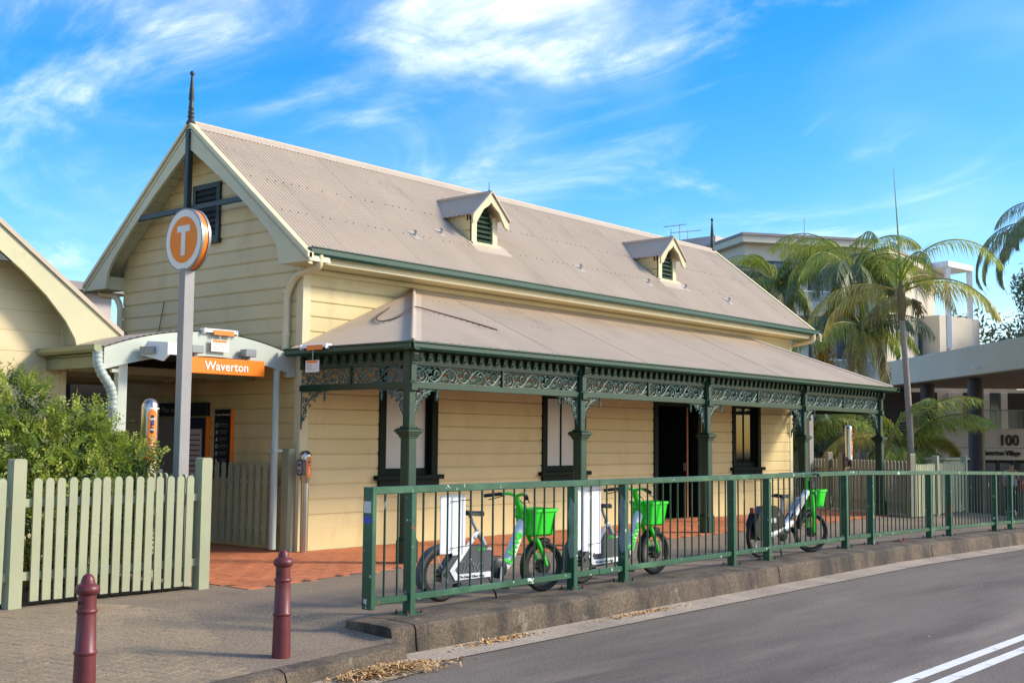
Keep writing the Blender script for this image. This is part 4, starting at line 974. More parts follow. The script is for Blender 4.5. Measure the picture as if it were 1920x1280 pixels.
obj('cabinet', MB().cbox(-.9, .9, -.2, .2, 0, 1.30, .02), 'picket_paint', BX); obj('lid', MB().cbox(-.95, .95, -.25, .25, 1.30, 1.36, .01), 'picket_paint', BX)
GP2 = thing('grey_pole', 'plain grey square pole behind the far card reader', 'pole', (16.0, .2, 0)); obj('shaft', MB().cbox(-.11, .11, -.06, .06, 0, 3.2, .006), 'steel_grey', GP2)
# ---------------------------------------------------------------- bollards
BPF = [(.083, 0), (.082, .05), (.075, .325), (.080, .33), (.083, .34), (.080, .352), (.074, .358), (.067, .585), (.073, .59), (.076, .60), (.073, .61), (.066, .615), (.064, .70), (.072, .705), (.086, .72), (.089, .735), (.086, .75), (.072, .765), (.052, .772), (.050, .785), (.044, .805), (.034, .822), (.018, .832), (.002, .835)]
for (bx_, by_, lb) in ((-4.83, -5.68, 'dark red iron bollard standing near the kerb end'), (-6.71, -6.06, 'dark red iron bollard with scuffed paint before the picket fence')):
    T = thing('bollard', lb, 'bollard', (bx_, by_, gz(bx_, by_)-.01), 0, 'dark red footpath bollards'); obj('shaft', MB().lathe([(r_*.88, z_) for r_, z_ in BPF], 24), 'bollard_red', T, smooth=40)
    obj('eye', MB().lathe([(.012, 0), (.012, .004)], 10), 'interior_dark', T, (-.062, -.02, .655), (0, -math.pi/2, .3))
# ---------------------------------------------------------------- pedestrian railing on the kerb
BAL = mesh_of(MB().tube([(0, 0, .17), (0, 0, 1.09)], .0105, 8), 'baluster', 50); BAL.materials.append(M['baluster_green'])
RPO = mesh_of(MB().cbox(-.036, .036, -.05, .05, .012, 1.085, .006), 'post'); RPO.materials.append(M['rail_green'])
RPL = mesh_of(MB().cbox(-.12, .12, -.10, .10, .002, .016, .003), 'base_plate'); RPL.materials.append(M['rail_green'])
BLT = mesh_of(MB().lathe([(.014, .016), (.014, .030), (.007, .031), (.007, .05)], 6), 'bolt'); BLT.materials.append(M['rust'])
names = ['with a torn sticker on its end', 'behind which the second hire bike leans', 'before the bike with black rear cover', 'facing the far card reader', 'beside the pale picket fence', 'where the walker passes', 'beyond the walker']
for k in range(7):
    x0 = -3.62+3.40*k; ya, yb = ry(x0), ry(x0+3.4); za = street(x0); zb = street(x0+3.4)
    if k == 0: za = 0
    T = thing('railing_panel', 'green steel railing panel on the kerb '+names[k], 'railing', (x0, ya, za), math.atan2(yb-ya, 3.4), 'green railing panels along the kerb'); T.rotation_euler[1] = -math.atan2(zb-za, 3.4)
    e = -.002 if k else 0
    obj('top_rail', MB().cbox(-.0+e, 3.395, -.03, .03, 1.085, 1.152, .006), 'rail_green', T); obj('bottom_rail', MB().cbox(0, 3.395, -.025, .025, .125, .185, .006), 'rail_green', T)
    for q in (.49, 2.94):
        p = link('post', RPO, None, T, (q, 0, 0)); link('base_plate', RPL, None, p)
        for dx in (-.09, .09):
            for dy in (-.07, .07): link('bolt', BLT, None, p, (dx, dy, 0))
    u = .17
    while u < 3.36:
        if abs(u-.49) > .06 and abs(u-2.94) > .06: link('baluster', BAL, None, T, (u, 0, 0), (0, 0, random.uniform(0, 6)))
        u += .1633
    if k == 0:
        ep = obj('end_post', MB().cbox(-.055, -.0, -.075, .045, .098, 1.152, .006), 'rail_green', T)
        obj('sticker', MB().box(-.0572, -.0555, -.06, .03, .93, 1.03), 'paper', ep); obj('sticker', MB().box(-.0572, -.0555, -.06, .03, .84, .90), 'blue_sticker', ep)
    if k < 2: obj('worn_patch', MB().prism([(-.052, .35), (-.052, .9), (.0, .98), (.03, .8), (.01, .6), (.035, .45), (.0, .33)], 'x', .49+2.45*(k == 0)-.0385, .49+2.45*(k == 0)-.0365), 'rail_primer', T)
# white sheets tied behind the railing
for (cx0, w, z0, z1, lb, n) in ((-2.49, .36, .50, 1.05, 'white corrugated sheet tied behind the end railing panel', 2), (-.30, .46, .40, 1.09, 'wider white corrugated sheet tied behind the railing between two hire bikes', 4)):
    T = thing('tied_sheet', lb, 'sheet', (cx0, ry(cx0)+.055, 0), .01)
    for j in range(n):
        a = -w/2+w*j/n; obj('fold', MB().box(a, a+w/n-.006, (j % 2)*.006, (j % 2)*.006+.008, z0-.02*j, z1), 'panel_white', T)
    obj('zip_tie', MB().tube([(-.12, -.07, z1-.06), (0, -.012, z1-.06), (.1, -.012, z1-.055), (.17, -.075, z1-.05)], .004, 5), 'black_plastic', T); obj('zip_tie', MB().tube([(-.12, -.07, z0+.06), (0, -.012, z0+.05), (.17, -.075, z0+.07)], .004, 5), 'black_plastic', T)
T = thing('steel_base_plate', 'rusty steel base plate left bolted to the kerb without a post', 'plate', (8.15, ry(8.15)-.05, street(8.15)+.012)); obj('plate', MB().cbox(-.16, .16, -.08, .08, 0, .012, .003), 'rust', T)
for dx in (-.1, .1): link('bolt', BLT, None, T, (dx, 0, 0))
# ---------------------------------------------------------------- hire bikes
def torus_mb(R, r, n=36, k=8, sy=1.0):
    mb = MB()
    for i in range(n):
        a = 2*math.pi*i/n
        for j in range(k):
            b = 2*math.pi*j/k; q = R+r*math.cos(b); mb.v.append((q*math.cos(a), r*sy*math.sin(b), q*math.sin(a)))
    mb.f = [(i*k+j, i*k+(j+1) % k, ((i+1) % n)*k+(j+1) % k, ((i+1) % n)*k+j) for i in range(n) for j in range(k)]
    return mb
def wheel(T, loc, R, rz=0, motor=.07, tyre=.03):
    w = obj('wheel', torus_mb(R-tyre, tyre), 'dark_rubber', T, loc, (0, 0, rz), smooth=60)
    obj('rim', torus_mb(R-tyre*2.1, .012, 36, 6, 1.3), 'black_plastic', w, smooth=60)
    sp = MB()
    for i in range(20):
        a = 2*math.pi*i/20; b = a+(.35 if i % 2 else -.35); s_ = .03 if i % 4 < 2 else -.03
        sp.tube([(.03*math.cos(b), s_, .03*math.sin(b)), ((R-tyre*2.1)*math.cos(a), 0, (R-tyre*2.1)*math.sin(a))],   .0026, 4, False)
    obj('spokes', sp, 'spoke', w)
    obj('hub', MB().lathe([(.02, -.06), (.02, -.045), (motor, -.04), (motor, .04), (.02, .045), (.02, .06)], 20), 'black_plastic', w, (0, 0, 0), (math.pi/2, 0, 0), smooth=40)
    return w
def arc_band(c, R, a0, a1, hw, t=.006, n=20):
    mb = MB()
    for i in range(n+1):
        a = a0+(a1-a0)*i/n
        for (y, r) in ((-hw, R-.03), (-hw, R), (0, R+.012), (hw, R), (hw, R-.03), (hw-t, R-.03), (0, R), (-hw+t, R-.03)): mb.v.append((c[0]+r*math.cos(a), y, c[1]+r*math.sin(a)))
    k = 8; mb.f = [(i*k+j, i*k+(j+1) % k, (i+1)*k+(j+1) % k, (i+1)*k+j) for i in range(n) for j in range(k)]
    mb.f += [tuple(range(k)), tuple(range(n*k, n*k+k))[::-1]]
    return mb
def basket(x0, x1, z0, z1, hw, tp=.035):
    mb = MB(); t = .008
    def ring(z, d): 
        f = (z-z0)/(z1-z0); e = tp*(1-f); r = .05; pts = []
        for (cx0, cy0, a0) in ((x1-e-d-r, hw-e-d-r, 0), (x0+e*.4+d+r, hw-e-d-r, 1), (x0+e*.4+d+r, -(hw-e-d-r), 2), (x1-e-d-r, -(hw-e-d-r), 3)):
            for i in range(5): a = (a0+i/4)*math.pi/2; pts.append((cx0+r*math.cos(a), cy0+r*math.sin(a), z))
        return pts
    rows = [ring(z0, .02), ring(z0+.02, 0), ring(z1-.03, 0), [(p[0], p[1], z1-.028) for p in ring(z1, -.008)], ring(z1, -.008), ring(z1, t), ring(z0+.02, t)]
    k = 20
    for r_ in rows: mb.v += r_
    mb.f = [(i*k+j, i*k+(j+1) % k, (i+1)*k+(j+1) % k, (i+1)*k+j) for i in range(len(rows)-1) for j in range(k)]+[tuple(range(k))[::-1], tuple(range((len(rows)-1)*k, len(rows)*k))]
    return mb
def saddle(x, z, m, T, L_=.25):
    mb = MB(); n = 9
    for i in range(n):
        t = i/(n-1); hw = .075*(1-t)**.8+.022; zz_ = z+.03*(1-t)**2+.012*t
        mb.v += [(x+L_*t, -hw, zz_-.035), (x+L_*t, -hw*.9, zz_), (x+L_*t, 0, zz_+.014), (x+L_*t, hw*.9, zz_), (x+L_*t, hw, zz_-.035)]
    mb.f = [(i*5+j, i*5+j+1, i*5+6+j, i*5+5+j) for i in range(n-1) for j in range(4)]+[(i*5+4, i*5, i*5+5, i*5+9) for i in range(n-1)]+[(0, 1, 2, 3, 4)[::-1], tuple(range(n*5-5, n*5))]
    return obj('saddle', mb, m, T, smooth=50)
def bike_a(label, rear, front, squiggle):
    a = Vector(rear); b = Vector(front); T = thing('hire_bike', label, 'bicycle', (a.x, a.y, gz(a.x, a.y)), math.atan2(b.y-a.y, b.x-a.x), 'green and white hire bikes'); WB = (b-a).length; R = .262
    k = WB/1.36
    X = lambda x: x*k
    wheel(T, (0, 0, R), R, 0, .05); wheel(T, (WB, 0, R), R, -.06, .075)
    obj('rear_mudguard', arc_band((0, R), R+.025, math.radians(35), math.radians(205), .045), 'bike_grey', T, smooth=50)
    fr = obj('frame_body', MB().prism([(X(-.04), .19), (X(-.04), .28), (X(.16), .515), (X(.55), .525), (X(.62), .42), (X(.70), .37), (X(.79), .34), (X(.79), .22), (X(.6), .185), (X(.1), .17)], 'y', -.055, .055), 'bike_grey', T)
    obj('white_chevron', MB().prism([(X(.37), .66), (X(.43), .66), (X(.115), .30), (X(.15), .255), (X(.58), .262), (X(.58), .21), (X(.12), .20), (X(.05), .30)], 'y', -.066, -.057), 'bike_white', fr)
    link('lettering', TX['uber'], 'bike_grey', fr, (X(.17), -.069, .217), (math.pi/2, 0, 0), (.82, .82, 1))
    link('lettering', TX['limebike'], 'bike_green', fr, (X(.41), -.058, .475), (math.pi/2, 0, 0)); link('lettering', TX['ebike'], 'bike_white', fr, (X(.53), -.058, .475), (math.pi/2, 0, 0), (.8, .8, 1))
    if squiggle:
        pts = [(X(.20)+.30*t+.03*math.sin(t*30), -.060, .31+.07*math.sin(t*23+1)*(1-.5*t)) for t in [i/60 for i in range(61)]]; obj('scribble', MB().tube(pts, .0022, 4), 'bike_lightgrey', fr)
    obj('chain_cover', MB().lathe([(.085, -.03), (.10, -.02), (.10, .02), (.085, .03)], 22), 'black_plastic', T, (X(.70), -.045, .28), (math.pi/2, 0, 0), smooth=40)
    c = obj('crank', MB().cbox(-.014, .014, -.012, .0, -.17, .02, .004), 'bike_lightgrey', T, (X(.70), -.085, .28), (0, .06, 0)); obj('pedal', MB().cbox(-.045, .045, -.10, -.005, -.19, -.165, .004), 'black_plastic', c)
    obj('down_tube', MB().tube([(X(.72), 0, .285), (X(.78), 0, .275), (X(.83), 0, .30), (X(.88), 0, .37), (X(.97), 0, .54), (X(1.05), 0, .70), (X(1.075), 0, .75)], [.045, .05, .055, .058, .056, .052, .045], 14), 'bike_white', T, smooth=60)
    th = math.atan2(.33, .17*k)
    me = TX['lime'].copy(); link('lettering', me, 'bike_green', T, (X(.855), -.0625, .305), (math.pi/2, -th, 0), (1.05, .9, 1))
    obj('seat_tube', MB().tube([(X(.56), 0, .50), (X(.50), 0, .60), (X(.44), 0, .66)], .028, 10), 'bike_lightgrey', T, smooth=60)
    obj('stay', MB().tube([(X(.44), 0, .66), (X(.40), -.05, .64), (X(.36), -.06, .60)], .02, 8), 'bike_lightgrey', T, smooth=60)
    obj('seat_post', MB().tube([(X(.46), 0, .64), (X(.35), 0, .82)], .016, 10), 'bike_lightgrey', T, smooth=60)
    saddle(X(.27), .835, 'black_plastic', T)
    obj('stem', MB().tube([(X(1.12), 0, .69), (X(1.08), 0, .76), (X(1.03), 0, .88), (X(.985), 0, .95), (X(.975), 0, 1.01)], [.045, .042, .036, .034, .03], 12), 'bike_green', T, smooth=60)
    for s_ in (-1, 1):
        h = obj('handlebar', MB().tube([(X(.975), 0, 1.0), (X(.97), s_*.10, 1.02), (X(.93), s_*.20, 1.015)], .017, 8), 'bike_green', T, smooth=60); obj('grip', MB().tube([(X(.94), s_*.18, 1.015), (X(.87), s_*.28, 1.0), (X(.82), s_*.34, .99)], .020, 8), 'black_plastic', h, smooth=60)
        obj('brake_lever', MB().tube([(X(.95), s_*.16, 1.0), (X(.93), s_*.24, .975), (X(.87), s_*.32, .95)], .006, 6), 'black_plastic', h)
        obj('fork', MB().tube([(X(1.13), s_*.04, .66), (X(1.19), s_*.055, .60), (X(1.27), s_*.06, .46), (X(1.36), s_*.06, .275)], [.024, .026, .024, .02], 8), 'bike_green', T, smooth=60)
    obj('fork_crown', MB().tube([(X(1.07), 0, .74), (X(1.13), 0, .65), (X(1.17), 0, .61)], [.05, .055, .04], 10), 'bike_green', T, smooth=60)
    bk = obj('basket', basket(X(1.08), X(1.44), .585, .865, .17), 'bike_green', T, smooth=40); obj('basket_mount', MB().prism([(X(1.0), .80), (X(1.12), .86), (X(1.12), .70), (X(1.06), .72)], 'y', -.06, .06), 'bike_green', T)
    obj('basket_label', MB().box(X(1.44)-.012, X(1.44)-.004, -.08, .09, .68, .83), 'paper', bk)
    obj('front_mudguard', arc_band((WB, R), R+.022, math.radians(75), math.radians(215), .04), 'black_plastic', T, smooth=50)
    obj('kickstand', MB().tube([(X(.57), -.05, .20), (X(.585), -.11, .10), (X(.59), -.16, .0)], .011, 6), 'black_plastic', T)
    obj('cable', MB().tube([(X(.98), .02, 1.0), (X(1.06), -.06, .90), (X(1.10), -.05, .74)], .005, 5), 'black_plastic', T)
    return T
bike_a('green and white hire bike with scribbled grey body behind the end railing panel', (-2.30, -4.97), (-.99, -5.18), True)
bike_a('green and white hire bike without scribble parked beside the wider white tied sheet', (-.16, -5.06), (1.20, -5.12), False)
def bike_c(label, rear, front):
    a = Vector(rear); b = Vector(front); T = thing('hire_bike', label, 'bicycle', (a.x, a.y, gz(a.x, a.y)), math.atan2(b.y-a.y, b.x-a.x), 'green and white hire bikes'); WB = (b-a).length; R = .29; k = WB/1.3
    X = lambda x: x*k
    wheel(T, (0, 0, R), R, 0, .06); wheel(T, (WB, 0, R), R, -.4, .07)
    obj('rear_cover', MB().prism([(X(-.18), .30), (X(-.20), .46), (X(-.12), .60), (X(.05), .69), (X(.28), .70), (X(.42), .64), (X(.50), .52), (X(.52), .40), (X(.30), .37), (X(.08), .36), (X(.03), .26), (X(-.08), .24)], 'y', -.085, .085), 'black_plastic', T)
    link('lettering', TX['bag'], 'sign_white', T, (X(.02), -.087, .47), (math.pi/2, 0, 0))
    obj('tail_light', MB().cbox(X(-.19), X(-.13), -.03, .03, .60, .68, .008), 'print_red', T)
    obj('frame', MB().tube([(X(.22), 0, .30), (X(.45), 0, .34), (X(.60), 0, .36), (X(.72), 0, .44), (X(.95), 0, .65), (X(1.16), 0, .82), (X(1.20), 0, .88)], [.05, .055, .06, .065, .06, .05, .045], 12), 'bike_white', T, smooth=60)
    obj('battery', MB().prism([(X(.70), .49), (X(.98), .78), (X(1.10), .80), (X(1.07), .74), (X(.78), .46)], 'y', -.058, .058), 'bike_lightgrey', T); obj('battery_cap', MB().prism([(X(.70), .49), (X(.78), .575), (X(.86), .545), (X(.78), .46)], 'y', -.062, .062), 'bike_grey', T)
    obj('seat_tube', MB().tube([(X(.56), 0, .36), (X(.56), 0, .80)], .022, 10), 'bike_lightgrey', T, smooth=60); saddle(X(.44), .815, 'black_plastic', T, .28)
    for s_ in (-1, 1):
        obj('fork', MB().tube([(X(1.27), s_*.05, .84), (X(1.30), s_*.055, .55), (X(1.30), s_*.055, .29)], .026, 8), 'bike_green', T, smooth=60)
        h = obj('handlebar', MB().tube([(X(1.20), 0, 1.11), (X(1.18), s_*.15, 1.13), (X(1.06), s_*.29, 1.12)], .014, 8), 'bike_grey', T, smooth=60); obj('grip', MB().tube([(X(1.10), s_*.25, 1.12), (X(.99), s_*.33, 1.115)], .019, 8), 'black_plastic', h, smooth=60)
    obj('stem', MB().tube([(X(1.23), 0, .82), (X(1.21), 0, .95), (X(1.20), 0, 1.12)], [.045, .035, .028], 10), 'bike_green', T, smooth=60)
    obj('display', MB().cbox(X(1.20), X(1.38), -.08, .08, .90, 1.03, .02), 'black_plastic', T, (0, 0, 0)); obj('console', MB().cbox(X(1.25), X(1.45), -.075, .075, .86, .90, .01), 'bike_green', T)
    obj('basket', basket(X(1.32), X(1.55), .64, .90, .14), 'bike_green', T, smooth=40)
    obj('front_mudguard', arc_band((WB, R), R+.022, math.radians(60), math.radians(170), .035), 'black_plastic', T, smooth=50)
    obj('chain_cover', MB().lathe([(.08, -.03), (.095, -.02), (.095, .02), (.08, .03)], 20), 'black_plastic', T, (X(.52), -.03, .29), (math.pi/2, 0, 0), smooth=40)
    c = obj('crank', MB().cbox(-.014, .014, -.012, 0, -.02, .16, .004), 'black_plastic', T, (X(.52), -.07, .29), (0, 1.2, 0)); obj('pedal', MB().cbox(-.045, .045, -.10, -.005, .15, .175, .004), 'black_plastic', c)
    obj('kickstand', MB().tube([(X(.40), -.05, .28), (X(.36), -.12, .0)], .011, 6), 'black_plastic', T)
    return T
bike_c('white and green hire bike with black rear cover and upright green fork', (3.98, -5.0), (5.22, -5.15))
# ---------------------------------------------------------------- bush behind the picket fence
def sprig_field(n, sampler, seed, ll=(.03, .05), nl=(7, 12), sl=(.10, .2)):
    rnd = random.Random(seed); mb = MB()
    for i in range(n):
        p, up = sampler(rnd); d = (up+Vector((rnd.gauss(0, .5), rnd.gauss(0, .5), rnd.gauss(.15, .4)))).normalized(); L_ = rnd.uniform(*sl); k = rnd.randint(*nl)
        sd = d.cross(Vector((rnd.gauss(0, 1), rnd.gauss(0, 1), rnd.gauss(0, 1)))).normalized(); nn = d.cross(sd)
        for j in range(k):
            t = (j+.5)/k; s_ = 1 if j % 2 else -1; b = p+d*L_*t+nn*(-.06*t*t); l = rnd.uniform(*ll)*(1-.3*t)
            ax = (sd*s_*.85+d*.55+nn*rnd.uniform(-.35, .35)).normalized(); w = ax.cross(nn+sd*rnd.uniform(-.5, .5)).normalized()*l*.26
            mb.add([b, b+ax*l*.45+w, b+ax*l, b+ax*l*.45-w], [(0, 1, 2, 3)])
    return mb
LOBES = [((-4.62, -.95, 1.55), (.42, .45, .68)), ((-5.15, -.9, 1.25), (.55, .5, .65)), ((-3.95, -1.0, 1.25), (.5, .5, .72)), ((-4.5, -1.3, 1.0), (.8, .6, .65)), ((-3.62, -1.35, .95), (.42, .5, .55)), ((-5.6, -1.0, 1.1), (.6, .6, .75)), ((-6.2, -.8, 1.1), (.7, .7, .8)), ((-4.2, -1.5, .7), (.75, .6, .6)), ((-3.75, -.75, 1.15), (.35, .4, .6)), ((-5.2, -1.5, .65), (.9, .55, .6))]
def bush_sampler(shell):
    def f(rnd):
        c, r = LOBES[rnd.randrange(len(LOBES))]
        v = Vector((rnd.gauss(0, 1), rnd.gauss(0, 1), rnd.gauss(0, 1))).normalized(); q = rnd.uniform(.78, 1.12) if shell else rnd.uniform(.2, .9)
        q *= 1+.22*noise.noise(v*2.2+Vector(c))
        return Vector((c[0]+v.x*r[0]*q, c[1]+v.y*r[1]*q, max(.05, c[2]+v.z*r[2]*q))), v
    return f
B = thing('bush', 'leafy light green bush growing behind the picket fence', 'bush', (-4.6, -1.1, 0))
def shift(mb, o): mb.v = [(p[0]-o[0], p[1]-o[1], p[2]-o[2]) for p in mb.v]; return mb
obj('foliage', shift(sprig_field(4200, bush_sampler(True), 11, (.042, .072)), (-4.6, -1.1, 0)), 'leaf_fresh', B)
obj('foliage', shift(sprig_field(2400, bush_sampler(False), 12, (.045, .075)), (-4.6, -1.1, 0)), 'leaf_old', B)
mb = MB(); rnd = random.Random(4)
for c, r in LOBES:
    for k in range(3):
        b = Vector((c[0]+rnd.uniform(-.15, .15), c[1]+rnd.uniform(-.1, .1), 0)); e = Vector((c[0]+rnd.uniform(-.6, .6)*r[0], c[1]+rnd.uniform(-.6, .6)*r[1], c[2]+rnd.uniform(.2, .9)*r[2])); mb.tube([b, b.lerp(e, .5)+Vector((rnd.uniform(-.06, .06),)*3), e], [.016, .010, .004], 5)
obj('stems', shift(mb, (-4.6, -1.1, 0)), 'stem_brown', B)
# ---------------------------------------------------------------- palms
def frond(L_, elev, bend_, n=44, leaf_l=.6, hang=.5, seed=1, wid=.026, stalk=.12):
    # grows from the origin towards +x, first rising at elev then bending down
    rnd = random.Random(seed); mb = MB(); pts = []; p = Vector((0, 0, 0)); a = elev; N = 26
    for i in range(N+1):
        pts.append(p.copy()); t = i/N; a = elev-bend_*(t**1.25); p = p+Vector((math.cos(a), 0, math.sin(a)))*(L_/N)
    mb.tube(pts, [.024*(1-.85*i/N)+.003 for i in range(N+1)], 5)
    def at_(t): f = t*N; i = min(int(f), N-1); return pts[i].lerp(pts[i+1], f-i), (pts[i+1]-pts[i]).normalized()
    for k in range(n):
        t = stalk+(1-stalk)*(k+.5)/n; b, tg = at_(t); l = leaf_l*(math.sin(math.pi*min(1, (t*.92+.12)))**.6)*rnd.uniform(.85, 1.1)
        for s_ in (-1, 1):
            lat = Vector((0, s_, 0)); up = lat.cross(tg)*s_
            d = (lat*.80+tg*(.55+.5*t)+Vector((0, 0, -hang*rnd.uniform(.6, 1.3)))).normalized(); d2 = (d*.75+Vector((rnd.uniform(-.1, .1), rnd.uniform(-.1, .1), -hang*1.1-.15))).normalized()
            w = d.cross(Vector((0, 0, 1)))
            if w.length < .01: w = tg.copy()
            w = (w.normalized()+tg*.3).normalized()*wid*rnd.uniform(.8, 1.2); m1 = b+d*l*.5; e = m1+d2*l*.5
            mb.add([b-w*.3, b+w*.3, m1+w*.5, m1-w*.5, e], [(0, 1, 2, 3), (3, 2, 4)])
    return mb
AR = math.atan2(rt.y, rt.x)      # world azimuth of the view's right-hand side
FR = {}
def fmesh(key, m, *a, **k):
    if (key, m) not in FR: FR[(key, m)] = mesh_of(frond(*a, **k), 'frond'); FR[(key, m)].materials.append(M[m])
    return FR[(key, m)]
def palm_trunk(T, h, r0, r1, m='palm_trunk', lean=(0, 0)):
    pts = []; rs = []; n = int(h/.12)
    for i in range(n+1):
        t = i/n; pts.append((lean[0]*t*t, lean[1]*t*t, h*t)); rs.append((r0+(r1-r0)*t)*(1.0+(.05 if i % 2 else 0))+(.05*max(0, .12-t) if t < .12 else 0))
    return obj('trunk', MB().tube(pts, rs, 12), m, T, smooth=40)
PA = thing('slender_palm', 'slender ringed palm with spear leaf standing alone behind the picket fence', 'palm', (18.72, -1.25, -.25), 0, 'palms beside the station')
palm_trunk(PA, 4.95, .088, .070, lean=(-.18, .12))
cA = Vector((-.18, .12, 4.95))
obj('crownshaft', MB().tube([cA+Vector((0, 0, -.02)), cA+Vector((0, 0, .25)), cA+Vector((-.02, 0, .7)), cA+Vector((-.02, 0, 1.0))], [.075, .11, .10, .05], 12), 'palm_shaft', PA, smooth=50)
top = cA+Vector((-.02, 0, .95))
obj('spear_leaf', MB().tube([top, top+Vector((-.03, .02, .9)), top+Vector((-.11, .10, 3.0))], [.035, .026, .006], 6), 'palm_leaf', PA)
obj('spear_leaf', MB().tube([top+Vector((0, 0, .35)), top+Vector((rt.x*.12, rt.y*.12, .5)), top+Vector((rt.x*.80, rt.y*.80, 1.05))], [.012, .009, .003], 5), 'palm_leaf', PA)
for (key, m_, az_, off, dz, a) in (
    (1, 'palm_leaf', .10, .0, .0, (3.7, 1.12, 2.45, 46, .85, .35, 1)), (2, 'palm_leaf_dry', -.15, .0, -.25, (3.0, .45, 1.85, 42, .85, .55, 2)), (3, 'palm_leaf', -.5, 0, -.1, (2.9, .35, 1.85, 40, .8, .6, 3)),
    (4, 'palm_leaf', -1.35, 0, .1, (2.2, 1.1, 3.0, 46, .7, .5, 4)), (5, 'palm_leaf', math.pi-.15, 0, .05, (3.4, 1.0, 2.45, 46, .85, .55, 5)), (6, 'palm_leaf_dry', math.pi+.12, 0, -.25, (3.3, .35, 1.85, 44, .9, .55, 6)),
    (8, 'palm_leaf', 1.3, 0, .05, (2.8, 1.0, 2.3, 40, .8, .5, 8)), (9, 'palm_leaf_dry', .6, 0, -.05, (2.9, .55, 2.0, 40, .8, .6, 9)), (10, 'palm_leaf_dry', math.pi-.7, 0, -.2, (2.8, .3, 1.9, 40, .8, .7, 10))):
    link('frond', fmesh(('a', key), m_, *a, wid=.032), None, PA, top+Vector((0, 0, dz)), (0, 0, AR+az_))
fr_ = MB(); rnd = random.Random(8)
for k in range(30):
    p = cA+Vector((rt.x*.28, rt.y*.28, .55)); pts = [p, p+Vector((rnd.uniform(-.05, .25)*rt.x, rnd.uniform(-.05, .25)*rt.y, -.1)), p+Vector((rt.x*rnd.uniform(0, .4)+rnd.uniform(-.1, .1), rt.y*rnd.uniform(0, .4)+rnd.uniform(-.1, .1), -rnd.uniform(.3, .6)))]; fr_.tube(pts, .012, 4)
obj('flower_stalks', fr_, 'palm_shaft', PA)
def palm(name, label, loc, h, r, nf, L_, leafs, seed, elev=(.2, 1.2), bend_=(1.6, 2.5), ll=.6, hang=.8, lean=(0, 0), nl=44, wid=.026, shaft=True):
    rnd = random.Random(seed); T = thing(name, label, 'palm', loc, 0, 'palms beside the station')
    if h > .3: palm_trunk(T, h, r*1.15, r, lean=lean)
    t = Vector((lean[0], lean[1], h)); ms = [mesh_of(frond(L_*rnd.uniform(.85, 1.1), e, rnd.uniform(*bend_), nl, ll, hang, seed*10+i, wid), 'frond') for i, e in enumerate((elev[0], elev[0]*.6+elev[1]*.4, elev[0]*.3+elev[1]*.7, elev[1]))]
    for i, me in enumerate(ms): me.materials.append(M[leafs[i % len(leafs)]])
    if shaft: obj('crownshaft', MB().tube([t-Vector((0, 0, .05)), t+Vector((0, 0, .3)), t+Vector((0, 0, .55))], [r*1.1, r*1.5, r*.8], 10), 'palm_shaft', T, smooth=50)
    for i in range(nf): link('frond', ms[i % 4], None, T, t+Vector((0, 0, .35 if shaft else .05)), (0, 0, i*2.4+rnd.uniform(-.3, .3)), rnd.uniform(.85, 1.1))
    return T
palm('feathery_palm', 'bushy feathery palm crowding the end of the station roof', (22.9, 2.2, -.35), 6.6, .13, 30, 2.9, ('palm_leaf', 'palm_leaf_dark', 'palm_leaf', 'palm_leaf'), 21, (.05, 1.3), (1.9, 2.9), 1.0, 1.0, nl=54, wid=.032)
palm('feathery_palm', 'second feathery palm rising behind the slope of the station roof', (23.4, 5.0, -.35), 6.5, .13, 26, 2.5, ('palm_leaf_dark', 'palm_leaf'), 22, (.1, 1.3), (1.7, 2.6), .85, .8, nl=50, wid=.03)
palm('feathery_palm', 'lower feathery palm with yellowing fronds over the verandah corner', (21.6, 1.3, -.3), 4.8, .12, 16, 2.4, ('palm_leaf_dry', 'palm_leaf', 'palm_leaf_dark'), 23, (-.1, 1.0), (1.6, 2.5), .9, 1.0, nl=52, wid=.032)
palm('young_palm', 'young spreading palm with arching fronds behind the far picket fence', (19.8, -.55, -.2), 1.5, .07, 17, 3.1, ('palm_leaf', 'palm_leaf_dry', 'palm_leaf'), 24, (.3, 1.3), (1.3, 2.0), .8, .55, nl=46, wid=.045, shaft=False)
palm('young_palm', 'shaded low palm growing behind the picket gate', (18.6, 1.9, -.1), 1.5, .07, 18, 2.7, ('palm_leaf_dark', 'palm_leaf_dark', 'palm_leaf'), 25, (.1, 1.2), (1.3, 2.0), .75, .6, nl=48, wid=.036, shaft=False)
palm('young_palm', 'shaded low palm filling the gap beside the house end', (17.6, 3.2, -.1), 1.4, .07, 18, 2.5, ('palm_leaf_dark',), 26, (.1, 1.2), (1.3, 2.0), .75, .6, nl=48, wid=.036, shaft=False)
palm('dark_palm', 'tall dark palm with hanging fronds beside the concrete canopy', (24.7, -3.75, -.7), 8.0, .14, 20, 3.4, ('palm_leaf_dark',), 27, (.2, 1.1), (2.2, 3.1), .8, 1.3, nl=70, wid=.026)
DP = [o_ for o_ in bpy.data.objects if o_.name.startswith('dark_palm')][0]
for i_, (az_, L2, e_, b_) in enumerate(((math.pi+.25, 4.2, .6, 2.9), (math.pi-.2, 4.4, .7, 3.0), (math.pi-.9, 4.4, .8, 2.9))):
    link('frond', fmesh(('e', i_), 'palm_leaf_dark', L2, e_, b_, 80, .75, 1.0, 40+i_, .028), None, DP, (0, 0, 8.0), (0, 0, AR+az_))
F2 = MB(); rnd = random.Random(2)
for k in range(60):
    p = Vector((21.0, 2.2, 4.45))+Vector((rnd.gauss(0, .10), rnd.gauss(0, .10), 0)); F2.tube([p, p+Vector((rnd.gauss(0, .12), rnd.gauss(0, .12), -.35)), p+Vector((rnd.gauss(0, .2), rnd.gauss(0, .2), -rnd.uniform(.6, 1.0)))], .012, 4)
